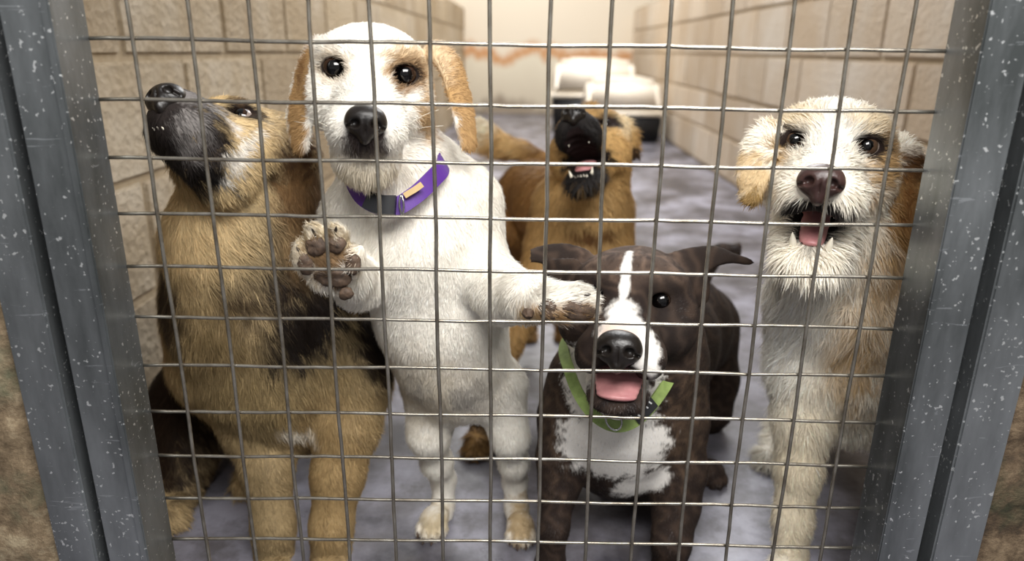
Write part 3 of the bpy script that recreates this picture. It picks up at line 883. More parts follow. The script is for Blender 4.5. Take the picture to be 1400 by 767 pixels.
# ------------------------------------------------------------------ the white dog standing up against the mesh
def white_dog():
    H = Frame((-0.1437, 0.7405, 0.6082), (0.159, -0.987, -0.02), roll=R(-5.2), scale=1.0)
    root = empty('standing_dog', tuple(np.append(P(655, 700, 0.845)[:2], 0)), 'white dog with floppy tan ears and purple collar, standing upright with paws on the mesh', 'dog')
    F = Field((-0.33, 0.60, -0.004), (0.14, 0.99, 0.70), [((-0.26, 0.625, 0.40), (0.10, 0.86, 0.70)), ((-0.16, 0.74, 0), (0.04, 0.90, 0.03))], 0.0021, 0.0042)
    head(F, H, L=0.085, mw=0.036, sk=0.063, top=-0.002, cheek=1.15, eye=0.034, eyer=(0.0122, 0.0100), nosez=-0.040)
    H.ell(F, (0, -0.030, -0.083), (0.034, 0.036, 0.028), 0.02)
    # neck, chest, belly, hips
    limbB(F, [(535, 190, 0.80, 62), (548, 250, 0.80, 68), (575, 330, 0.80, 92), (603, 430, 0.815, 86), (616, 480, 0.825, 76), (630, 512, 0.835, 66)])
    limbB(F, [(590, 235, 0.81, 50), (618, 285, 0.81, 66), (640, 345, 0.80, 52)]); limbB(F, [(520, 240, 0.80, 50), (490, 300, 0.80, 48), (500, 350, 0.79, 50)])
    # forelegs
    limbB(F, [(505, 340, 0.785, 44), (490, 388, 0.74, 32), (478, 378, 0.70, 28), (458, 362, 0.662, 28)], 0.014)
    limbB(F, [(640, 355, 0.785, 48), (690, 402, 0.735, 38), (722, 407, 0.69, 31), (755, 412, 0.658, 26)], 0.014)
    # left paw, sole to the mesh
    yv = np.array([0, 1, 0.0])
    def pe(px, py, Y, rx, rz, ry, rot=0, k=0.006):
        p, s = B(px, py, Y, 1.0); F.ell(p, (rx * s, ry, rz * s), np.array(Matrix.Rotation(-R(rot), 3, 'Y')), k)
    pe(452, 362, 0.656, 40, 40, 0.017)
    for x, y, rx, rz, ro in ((421, 352, 20, 27, 18), (434, 328, 18, 24, 8), (461, 330, 17, 24, -10), (484, 357, 15, 25, -22)): pe(x, y, 0.653, rx, rz, 0.0135, ro, 0.004)
    pe(770, 416, 0.656, 42, 27, 0.017, -6)
    for x, y, rx, rz, ro in ((797, 424, 18, 14, -10), (795, 410, 22, 14, 8), (784, 400, 22, 13, 6), (740, 420, 17, 15, 0)): pe(x, y, 0.652, rx, rz, 0.012, ro, 0.004)
    # hind legs
    limbB(F, [(594, 535, 0.84, 46), (586, 592, 0.825, 25), (597, 632, 0.845, 17), (606, 655, 0.865, 13), (606, 688, 0.86, 11), (604, 706, 0.85, 13)], 0.022)
    limbB(F, [(680, 532, 0.84, 43), (697, 595, 0.825, 22), (702, 632, 0.845, 16), (704, 658, 0.865, 13), (706, 692, 0.86, 12), (708, 712, 0.85, 13)], 0.022)
    f1 = PZ(594, 722, 0); f2 = PZ(711, 730, 0)
    foot(F, f1, (-0.15, -1), 0.042); foot(F, f2, (0.05, -1), 0.040)
    # ears
    F.flat([P(436, 62, 0.775), P(418, 105, 0.765), P(410, 155, 0.752), P(411, 200, 0.748)], [0.017, 0.021, 0.024, 0.012], 0.0045, (-0.72, -0.69, 0.05))
    F.flat([P(592, 66, 0.780), P(614, 88, 0.772), P(630, 140, 0.760), P(641, 198, 0.750)], [0.012, 0.015, 0.016, 0.012], 0.0045, (0.74, -0.66, 0.15))
    V, Q = F.mesh(1)
    tan = 'b08d60'
    C = paint(V, 'f3eee4', [
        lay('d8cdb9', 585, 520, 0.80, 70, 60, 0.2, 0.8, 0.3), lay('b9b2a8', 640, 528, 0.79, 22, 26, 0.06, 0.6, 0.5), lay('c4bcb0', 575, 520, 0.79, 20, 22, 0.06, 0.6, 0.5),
        lay(tan, 413, 140, 0.755, 19, 85, 0.05, 0.15, 0.1, -6), lay(tan, 628, 115, 0.765, 26, 62, 0.05, 0.15, 0.1, 22), lay(tan, 646, 180, 0.755, 20, 42, 0.03, 0.15, 0.1, 8),
        lay('7c5a38', 424, 110, 0.79, 9, 40, 0.04, 0.3, 0.1, -6), lay('8a6640', 602, 130, 0.80, 10, 46, 0.04, 0.3, 0.1, -4),
        lay('cdb492', 590, 90, 0.76, 26, 40, 0.05, 0.5, 0.25), lay('b89a72', 584, 165, 0.75, 14, 34, 0.05, 0.5, 0.3), lay('c9b08c', 556, 88, 0.725, 30, 26, 0.05, 0.5, 0.2),
        H.layer('8c6f50', (0.034, -0.012, -0.001), (0.022, 0.03, 0.018), 0.35, 0.15), H.layer('c8b79e', (-0.034, -0.012, 0.0), (0.018, 0.03, 0.015), 0.4, 0.1),
        H.layer('1b1513', (0.034, -0.010, 0.0), (0.0155, 0.03, 0.0118), 0.12, 0.03), H.layer('241c18', (-0.034, -0.010, 0.0), (0.0145, 0.03, 0.0112), 0.12, 0.03),
        H.layer('4a403b', (0, -0.085, -0.064), (0.022, 0.03, 0.014), 0.35, 0.3), H.layer('2a2220', (0, -0.088, -0.052), (0.020, 0.02, 0.012), 0.2, 0.1),
        H.layer('d9ceb9', (0, -0.045, -0.095), (0.045, 0.05, 0.022), 0.5, 0.3),
        lay('c9b795', 445, 345, 0.648, 46, 42, 0.012, 0.35, 0.2), lay('7d6448', 452, 358, 0.642, 33, 32, 0.012, 0.3, 0.3),
        lay('b08f66', 765, 428, 0.645, 50, 16, 0.02, 0.35, 0.25), lay('b79d76', 720, 428, 0.66, 18, 16, 0.02, 0.4, 0.3),
        lay('cbbb9c', 595, 722, 0.80, 26, 10, 0.06, 0.5, 0.2), lay('b9a27e', 712, 715, 0.81, 20, 20, 0.06, 0.5, 0.3)])
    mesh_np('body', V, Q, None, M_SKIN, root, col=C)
    flow = make_flow(H, (0.05, 0.0, -1), (0, -0.095, -0.03), 0.125, [((-0.3, -0.3, 1), P(445, 335, 0.65), 0.035), ((1, 0, 0.4), P(785, 405, 0.65), 0.045), ((-0.6, 0, -1), P(500, 400, 0.75), 0.05)])
    zero = [((0.034, -0.012, 0), (0.0118, 0.03, 0.0095)), ((-0.034, -0.012, 0), (0.0118, 0.03, 0.0095)), ((0, -0.092, -0.040), (0.020, 0.02, 0.014))]
    ln = lengths(0.010, H, 0.0085, 0.105, zero, [(0.018, 508, 250, 0.70, 0.025), (0.006, 412, 140, 0.75, 0.05), (0.006, 640, 150, 0.76, 0.06), (0.010, 450, 355, 0.65, 0.05), (0.012, 770, 412, 0.65, 0.05), (0.005, 600, 690, 0.85, 0.06), (0.005, 706, 690, 0.85, 0.06)])
    coat(root, V, Q, C, NH(120000), ln, flow, 0.00045, 0.30, 0.40, 0.22, 0.10, 0.07, M_FUR)
    eyes(root, H, 0.034, 0.0128, '2b1a10', sides=(-1, 1), y=-0.0035, pupil=0.7, irisr=1.2)
    nose_part(root, H, (0, -0.086, -0.041), 0.0195)
    W = []
    for a, b in (((446, 178), (402, 166)), ((444, 184), (398, 180)), ((446, 190), (404, 198)), ((450, 174), (412, 158)), ((556, 172), (600, 150)), ((558, 180), (606, 172)), ((556, 188), (600, 196))):
        q0, n0 = surf(V, Q, *a); q1 = P(*b, q0[1] + 0.012)
        W.append(tube_arrays(catmull([q0, (q0 + q1) / 2 + np.array([0, -0.004, 0.002]), q1], 8), 0.00022, 3)[:3])
    VV = []; QQ = []; TT = []; o = 0
    for v, q, t in W:
        VV.append(v); QQ.append(np.array(q) + o); TT.append(np.array(t) + o); o += len(v)
    tag(mesh_np('whiskers', np.vstack(VV), np.vstack(QQ), np.vstack(TT), M_TOOTH, root), kind='stuff')
    # pads
    for n, x, y, rx, rz, ro in (('paw_pad', 419, 362, 11, 15, 15), ('paw_pad', 432, 338, 13, 14, 0), ('paw_pad', 459, 335, 13, 12, -10), ('paw_pad', 483, 362, 10, 15, -20), ('paw_pad', 455, 380, 24, 13, -8), ('paw_pad', 474, 401, 10, 8, 0),
                                ('paw_pad', 788, 424, 25, 15, -8), ('paw_pad', 752, 424, 15, 15, 0), ('paw_pad', 722, 429, 8, 7, 0)):
        p, s = B(x, y, 0.6415, 1.0)
        Rm = np.array(Matrix.Rotation(-R(ro), 3, 'Y'))
        VV, QQ, TT = sphere_arrays(p, (rx * s * 1.08, 0.0048, rz * s * 1.08), Rm, 18, 10)
        VV = VV + np.stack([wob(VV, 0.01, 3), wob(VV, 0.012, 4), wob(VV, 0.01, 5)], 1) * 0.0012
        mesh_np(n, VV, QQ, TT, M_PAD, root)
    for a, b in (((431, 322), (426, 312)), ((458, 320), (460, 309)), ((410, 345), (405, 337)), ((800, 404), (808, 402))):
        spike('claw', root, P(*a, 0.643), P(*b, 0.640), 0.0022, M_CLAW)
    claws(root, f1, (-0.15, -1), 0.042, M_PAD); claws(root, f2, (0.05, -1), 0.040, M_PAD)
    # collar
    m1 = plain('purple_webbing', '4c1a80', 0.55, bumps=(900, 0.5, 0.0005)); m2 = plain('black_buckle_plastic', '15161a', 0.35); m3 = plain('tan_label', 'b59a68', 0.6)
    pts = [P(500, 190, 0.86), P(468, 212, 0.80), P(482, 246, 0.745), P(500, 272, 0.715), P(535, 284, 0.703), P(566, 268, 0.712), P(594, 242, 0.735), P(606, 226, 0.76), P(600, 205, 0.81), P(575, 190, 0.86)]
    col = strap('collar', root, pts, 0.0185, 0.003, [(0.9, -0.1, 0.43), (0.6, 0.2, 0.75), (0, 0.4, 0.9), (-0.45, 0.35, 0.85), (-0.6, 0.3, 0.7)], m1, 60)
    strap('buckle', col, [P(502, 272, 0.709), P(520, 280, 0.701), P(541, 281, 0.699)], 0.0195, 0.006, (0.05, 0.45, 0.9), m2, 16)
    strap('label_tab', col, [P(553, 268, 0.702), P(566, 260, 0.705), P(577, 252, 0.710)], 0.006, 0.002, (0.15, 0.45, 0.9), m3, 12)
    tube('collar_ring', catmull([P(549, 266, 0.697), P(552, 280, 0.694), P(550, 294, 0.694), P(546, 280, 0.694), P(548, 266, 0.697)], 20), 0.0011, M_RING, col, 6)
white_dog()

# ------------------------------------------------------------------ the brindle dog with the green collar
def brindle_dog():
    H = Frame((0.129, 0.7446, 0.3696), (-0.221, -0.946, 0.238), roll=R(-0.3), scale=1.014)
    root = empty('brindle_dog', tuple(np.append(P(850, 700, 0.80)[:2], 0)), 'dark brindle dog with white chest and blaze, green collar, mouth open, looking through the mesh', 'dog')
    F = Field((0.02, 0.645, -0.004), (0.44, 1.36, 0.44), [((0.02, 0.65, 0.22), (0.30, 0.85, 0.44)), ((0.05, 0.66, 0), (0.24, 0.80, 0.03)), ((0.24, 0.90, 0), (0.34, 1.02, 0.03))], 0.0021, 0.0045)
    jaw = R(29); L = 0.083; mw = 0.041
    d, h = head(F, H, L=L, mw=mw, sk=0.072, jaw=jaw, top=0.004, cheek=1.35, eye=0.036, nosez=-0.043, jawr=0.036, gap=0.012, stop=-0.004, cavw=0.72)
    for s in (-1, 1):
        H.ell(F, (s * 0.052, 0.020, -0.028), (0.026, 0.036, 0.036), 0.014)
        H.ell(F, (s * 0.030, -0.052, -0.058), (0.017, 0.026, 0.020), 0.008)
    # neck and chest
    limbB(F, [(868, 420, 0.815, 84), (868, 480, 0.815, 92), (852, 555, 0.825, 92), (845, 600, 0.835, 80)])
    limbB(F, [(800, 520, 0.825, 52), (785, 570, 0.82, 50)]); limbB(F, [(905, 500, 0.835, 62), (908, 570, 0.82, 60)])
    limbB(F, [(850, 580, 0.83, 68), (866, 608, 0.85, 44), (880, 580, 0.95, 60)], 0.03)
    # trunk
    limbB(F, [(865, 520, 0.90, 92), (890, 470, 1.02, 84), (915, 450, 1.14, 78), (938, 450, 1.20, 66)], 0.03)
    # forelegs
    limbB(F, [(783, 575, 0.815, 44), (768, 625, 0.80, 33), (764, 665, 0.785, 26), (757, 720, 0.762, 19), (752, 775, 0.755, 19), (752, 800, 0.75, 22)], 0.014)
    limbB(F, [(908, 580, 0.815, 56), (922, 640, 0.80, 42), (924, 690, 0.785, 31), (918, 740, 0.76, 25), (914, 780, 0.755, 21), (912, 800, 0.75, 24)], 0.014)
    # hind legs
    limbB(F, [(950, 450, 1.19, 60), (968, 520, 1.13, 40), (972, 560, 1.10, 26), (960, 590, 1.13, 17), (966, 625, 1.06, 13), (970, 640, 1.02, 15)], 0.016)
    limbB(F, [(880, 500, 1.15, 60), (850, 580, 1.10, 32), (834, 620, 1.10, 15), (832, 645, 1.05, 14)], 0.016)
    f1 = PZ(750, 812, 0); f2 = PZ(908, 814, 0); f3 = PZ(972, 655, 0); f4 = PZ(832, 655, 0)
    foot(F, f1, (0, -1), 0.048); foot(F, f2, (0, -1), 0.050); foot(F, f3, (0, -1), 0.042); foot(F, f4, (0, -1), 0.042)
    # tail
    limbB(F, [(940, 400, 1.25, 26), (962, 362, 1.30, 16), (985, 345, 1.32, 11), (1015, 342, 1.32, 9), (1052, 350, 1.31, 5)], 0.012)
    # ears
    F.flat([P(798, 362, 0.785), P(772, 352, 0.790), P(742, 348, 0.788), P(720, 352, 0.780), P(706, 358, 0.775)], [0.019, 0.019, 0.012, 0.006, 0.003], 0.0036, (-0.15, -0.65, 0.74), k=0.004)
    F.flat([P(786, 372, 0.775), P(765, 372, 0.775), P(748, 365, 0.782)], [0.016, 0.015, 0.008], 0.0034, (-0.35, -0.93, -0.1), k=0.004)
    F.flat([P(925, 366, 0.790), P(950, 358, 0.795), P(978, 350, 0.79), P(1002, 353, 0.785), P(1024, 358, 0.78)], [0.020, 0.020, 0.014, 0.006, 0.002], 0.0036, (0.15, -0.6, 0.78), k=0.004)
    F.flat([P(938, 372, 0.785), P(950, 388, 0.775), P(958, 410, 0.772)], [0.022, 0.019, 0.012], 0.0034, (0.5, -0.86, -0.05), k=0.004)
    V, Q = F.mesh(1)
    dk, wh = '2d2420', 'f2ede6'
    C = paint(V, dk, [
        lay('4a3d35', 860, 355, 0.78, 80, 22, 0.10, 0.6, 0.5), lay('43362c', 905, 560, 0.80, 50, 80, 0.10, 0.7, 0.6), lay('3f332b', 760, 560, 0.80, 20, 80, 0.1, 0.6, 0.6),
        H.layer('1f1917', (0.036, -0.01, 0.002), (0.026, 0.04, 0.020), 0.5, 0.2), H.layer('1f1917', (-0.036, -0.01, 0.002), (0.026, 0.04, 0.020), 0.5, 0.2),
        H.layer('2b2421', (0.045, -0.03, -0.045), (0.03, 0.05, 0.035), 0.5, 0.3),
        lay(wh, 834, 520, 0.75, 66, 85, 0.10, 0.08, 0.12, 0), lay(wh, 838, 600, 0.76, 74, 56, 0.10, 0.10, 0.14, 12), lay(wh, 872, 642, 0.79, 42, 26, 0.085, 0.12, 0.14, 25),
        lay(wh, 776, 500, 0.76, 14, 30, 0.03, 0.2, 0.2, 10),
        lay('2a221e', 745, 355, 0.785, 46, 34, 0.05, 0.3, 0.1), lay('2a221e', 985, 360, 0.785, 52, 50, 0.05, 0.3, 0.1),
        # blaze and muzzle
        H.layer(wh, (-0.003, -0.01, 0.018), (0.0055, 0.05, 0.036), 0.25, 0.12), H.layer(wh, (-0.001, -0.045, -0.022), (0.017, 0.040, 0.022), 0.25, 0.12),
        H.layer(wh, (0.006, -0.078, -0.034), (0.030, 0.032, 0.022), 0.2, 0.12), H.layer(wh, (0.026, -0.075, -0.052), (0.014, 0.030, 0.028), 0.2, 0.15),
        H.layer('d9c3b4', (0.0, -0.083, -0.028), (0.022, 0.02, 0.010), 0.5, 0.2),
        H.layer('241d1b', (0.0, -0.07, -0.105), (0.040, 0.06, 0.030), 0.2, 0.1),
        lay('c4a98a', 972, 652, 1.0, 24, 20, 0.06, 0.3, 0.2), lay('2a2421', 832, 652, 1.03, 26, 12, 0.05, 0.4, 0.2)])
    # brindle stripes, only where the coat is dark
    br = np.clip(np.sin(V[:, 0] * 230 + V[:, 2] * 120 + 3.5 * wob(V, 0.05, 1)) * 0.5 + 0.5, 0, 1) ** 2 * 0.5
    darkm = (C.mean(1) < 0.14)[:, None]
    C = np.where(darkm, C * (1 + 1.5 * br[:, None]) + np.array([0.012, 0.006, 0.0]) * br[:, None], C)
    C = mouth(H, V, C)
    mesh_np('body', V, Q, None, M_SKIN, root, col=C)
    flow = make_flow(H, (0.0, 0.25, -1), (0, -0.09, -0.035), 0.125, [((1, 0.1, 0.0), P(990, 352, 0.785), 0.05), ((-1, 0.1, 0.0), P(735, 352, 0.785), 0.05)])
    zero = [((0.036, -0.012, 0), (0.0118, 0.03, 0.0095)), ((-0.036, -0.012, 0), (0.0118, 0.03, 0.0095)), ((0, -0.088, -0.043), (0.025, 0.02, 0.018))]
    ln = lengths(0.0065, H, 0.0045, 0.125, zero, [(0.003, 720, 355, 0.78, 0.04), (0.003, 1000, 352, 0.78, 0.05)])
    coat(root, V, Q, C, NH(120000), ln, flow, 0.00042, 0.16, 0.14, 0.12, 0.03, 0.16, M_SLEEK)
    eyes(root, H, 0.036, 0.0120, '20140d', y=-0.0050, pupil=0.8, white='3a2f2a')
    nose_part(root, H, (0, -0.087, -0.044), 0.0235)
    tongue_part(root, H, d, h, L, 0.0275, 0.30, 1.13, 0.021, 0.008)
    teeth(root, H, d, h, L, mw, True, False, 0.6)
    # collar with its clip
    mg = plain('lime_webbing', '93a860', 0.6, noise=(120, '7a8f4c'), bumps=(900, 0.5, 0.0005)); mb = plain('black_label', '17181c', 0.5); mw_ = plain('label_print', 'e6e6e6', 0.6)
    col = strap('collar', root, [P(800, 430, 0.86), P(772, 470, 0.81), P(778, 505, 0.755), P(792, 540, 0.725), P(815, 570, 0.70), P(845, 583, 0.693), P(876, 570, 0.70), P(905, 535, 0.72), P(921, 505, 0.75), P(925, 490, 0.78), P(915, 470, 0.83)],
                0.0130, 0.0032, [(0.92, -0.1, 0.39), (0.80, 0, 0.5), (0, 0.3, 0.95), (-0.76, 0.1, 0.65), (-0.85, 0.1, 0.5)], mg, 64)
    strap('label_tab', col, [P(868, 573, 0.6965), P(881, 561, 0.701), P(893, 548, 0.709)], 0.0155, 0.0036, (-0.7, 0.1, 0.68), mb, 12)
    for i, (a, b) in enumerate(((874, 571), (879, 565), (884, 559), (889, 553))):
        strap('label_print', col, [P(a - 2, b - 4, 0.6925 + i * 0.002), P(a + 2, b - 1, 0.6925 + i * 0.002)], 0.0016, 0.0006, (0.6, 0, -0.6), mw_, 3)
    a = np.linspace(0, 2 * math.pi, 33)[:-1]
    c0, s = B(839, 574, 0.684, 1.0)
    ring = np.stack([c0[0] + s * (11 * np.cos(a) * 0.9 - 5 * np.sin(a)), c0[1] + 0.002 * np.sin(a), c0[2] + s * (14 * np.sin(a) + 3 * np.cos(a))], 1)
    tube('collar_ring', ring, 0.0012, M_RING, col, 8, closed=True)
    c0, s = B(914, 520, 0.735, 1.0)
    ring = np.stack([c0[0] + s * (9 * np.cos(a) + 6 * np.sin(a)), c0[1] + 0.002 * np.sin(a), c0[2] + s * (15 * np.sin(a))], 1)
    tube('collar_clip', ring, 0.0013, M_RING, col, 8, closed=True)
brindle_dog()

# ------------------------------------------------------------------ the shaggy cream dog at the right
def cream_dog():
    H = Frame(CAM + (np.array((0.3238, 0.7338, 0.5404)) - CAM) * 1.035, (-0.415, -0.892, 0.18), roll=R(-1.7), scale=1.06)
    root = empty('shaggy_dog', tuple(np.append(P(1130, 700, 0.82)[:2], 0)), 'shaggy cream dog with drooping tan ears, barking beside the right gate upright', 'dog')
    F = Field((0.16, 0.642, -0.004), (0.62, 1.34, 0.62), [((0.21, 0.645, 0.40), (0.50, 0.86, 0.62)), ((0.25, 0.68, 0), (0.36, 0.80, 0.03))], 0.0022, 0.0050)
    jaw = R(37); L = 0.088; mw = 0.037
    d, h = head(F, H, L=L, mw=mw, sk=0.063, jaw=jaw, top=0.000, cheek=1.15, eye=0.033, nosez=-0.040, jawr=0.027, gap=0.008, eyer=(0.0110, 0.0072), cavw=0.62)
    limbB(F, [(1145, 250, 0.80, 70), (1150, 320, 0.81, 82), (1155, 400, 0.83, 92), (1160, 480, 0.85, 90), (1165, 530, 0.86, 74)])
    limbB(F, [(1110, 420, 0.83, 56), (1102, 500, 0.82, 50)]); limbB(F, [(1200, 420, 0.83, 60), (1210, 500, 0.83, 52)])
    limbB(F, [(1170, 470, 0.95, 86), (1190, 440, 1.08, 84), (1215, 430, 1.20, 76)], 0.03)
    limbB(F, [(1100, 500, 0.82, 48), (1098, 570, 0.80, 36), (1092, 640, 0.785, 27), (1084, 710, 0.77, 23), (1078, 790, 0.755, 22)], 0.014)
    limbB(F, [(1212, 500, 0.83, 50), (1224, 570, 0.82, 36), (1230, 650, 0.80, 26), (1236, 740, 0.79, 22), (1238, 790, 0.78, 22)], 0.014)
    limbB(F, [(1160, 450, 1.19, 50), (1110, 520, 1.12, 36), (1082, 560, 1.12, 20), (1064, 590, 1.10, 14), (1054, 612, 1.06, 15)], 0.016)
    limbB(F, [(1250, 450, 1.19, 50), (1255, 530, 1.14, 34), (1258, 590, 1.16, 16), (1256, 630, 1.10, 14)], 0.016)
    f1 = PZ(1074, 800, 0); f2 = PZ(1238, 800, 0); f3 = PZ(1049, 633, 0); f4 = PZ(1254, 645, 0)
    for f in (f1, f2): foot(F, f, (-0.1, -1), 0.050)
    for f in (f3, f4): foot(F, f, (-0.15, -1), 0.040)
    F.flat([P(1060, 178, 0.775), P(1042, 200, 0.77), P(1030, 235, 0.762), P(1027, 275, 0.755)], [0.014, 0.017, 0.018, 0.010], 0.005, (-0.55, -0.83, 0.1))
    F.flat([P(1212, 198, 0.780), P(1234, 214, 0.765), P(1240, 262, 0.755), P(1233, 322, 0.75)], [0.018, 0.027, 0.030, 0.014], 0.005, (0.4, -0.9, 0.15))
    V, Q = F.mesh(1)
    C = paint(V, 'f2eadb', [
        lay('cfb084', 1190, 340, 0.80, 46, 60, 0.09, 0.7, 0.4), lay('c8aa7e', 1150, 450, 0.80, 36, 90, 0.07, 0.6, 0.5, 8), lay('d6b98e', 1220, 420, 0.83, 40, 90, 0.10, 0.6, 0.4),
        lay('f6f1e8', 1085, 430, 0.78, 36, 120, 0.10, 0.6, 0.3), lay('eee2ca', 1085, 660, 0.78, 40, 130, 0.10, 0.6, 0.3),
        lay('cdb48c', 1030, 250, 0.76, 24, 44, 0.05, 0.3, 0.25, 12), lay('8f7448', 1024, 275, 0.76, 14, 22, 0.04, 0.4, 0.4),
        lay('a98455', 1238, 280, 0.755, 36, 66, 0.05, 0.2, 0.12), lay('5f4024', 1236, 225, 0.77, 28, 22, 0.05, 0.4, 0.3), lay('8d6238', 1222, 270, 0.77, 14, 40, 0.04, 0.4, 0.3),
        H.layer('f4efe6', (0, -0.03, 0.01), (0.020, 0.06, 0.05), 0.5, 0.2), H.layer('dfcfb2', (0.040, -0.01, 0.022), (0.026, 0.04, 0.012), 0.5, 0.3), H.layer('dfcfb2', (-0.036, -0.01, 0.022), (0.024, 0.04, 0.012), 0.5, 0.3),
        H.layer('b9986a', (0.050, -0.01, -0.016), (0.016, 0.04, 0.03), 0.5, 0.3),
        H.layer('a08358', (-0.044, -0.005, -0.010), (0.012, 0.03, 0.018), 0.5, 0.3),
        H.layer('221916', (0.034, -0.010, 0.0), (0.0165, 0.03, 0.0115), 0.18, 0.08), H.layer('221916', (-0.034, -0.010, 0.0), (0.0165, 0.03, 0.0115), 0.18, 0.08),
        H.layer('1a1413', (0, -0.080, -0.066), (0.032, 0.04, 0.012), 0.25, 0.15)])
    C = mouth(H, V, C, '1e1211', '15100f', 0.0065)
    mesh_np('body', V, Q, None, M_SKIN, root, col=C)
    flow = make_flow(H, (0.15, 0.0, -1), (0, -0.10, -0.035), 0.13, [((-0.8, -0.1, -1), P(1060, 430, 0.82), 0.08), ((0.3, 0, -1), P(1240, 290, 0.77), 0.06), ((-0.4, 0, -1), P(1028, 250, 0.76), 0.04)])
    zero = [((0.034, -0.012, 0), (0.0118, 0.03, 0.0085)), ((-0.034, -0.012, 0), (0.0118, 0.03, 0.0085)), ((0, -0.096, -0.040), (0.021, 0.02, 0.015))]
    ln = lengths(0.024, H, 0.016, 0.115, zero, [(0.006, 1240, 270, 0.755, 0.055), (0.007, 1028, 240, 0.76, 0.045), (0.034, 1150, 400, 0.78, 0.10), (0.012, 1080, 720, 0.77, 0.10)])
    coat(root, V, Q, C, NH(110000), ln, flow, 0.00050, 0.34, 0.60, 0.22, 0.18, 0.12, M_FUR, clump_scale=0.035)
    eyes(root, H, 0.033, 0.0120, '4a382b', y=-0.0045, gaze=(0.0, -1, 0.12), pupil=0.5, irisr=1.0)
    nose_part(root, H, (0, -0.095, -0.040), 0.0205, M_NOSE_LIVER)
    tongue_part(root, H, d, h, L, 0.0145, 0.30, 0.92, 0.016, 0.0)
    teeth(root, H, d, h, L, mw * 0.92, True, False, 1.0)
    nj = nrm(np.array([0, d[2], -d[1]]))
    for s in (-1, 1):
        b = h + d * (L * 0.90) + np.array([s * 0.0155, 0, 0]) + nj * 0.012
        spike('canine_tooth', root, H(*b), H(*(b + nj * 0.017 + np.array([s * 0.002, 0, 0]))), 0.0045, M_TOOTH)
    for f in (f3,): claws(root, f, (-0.15, -1), 0.040)
cream_dog()

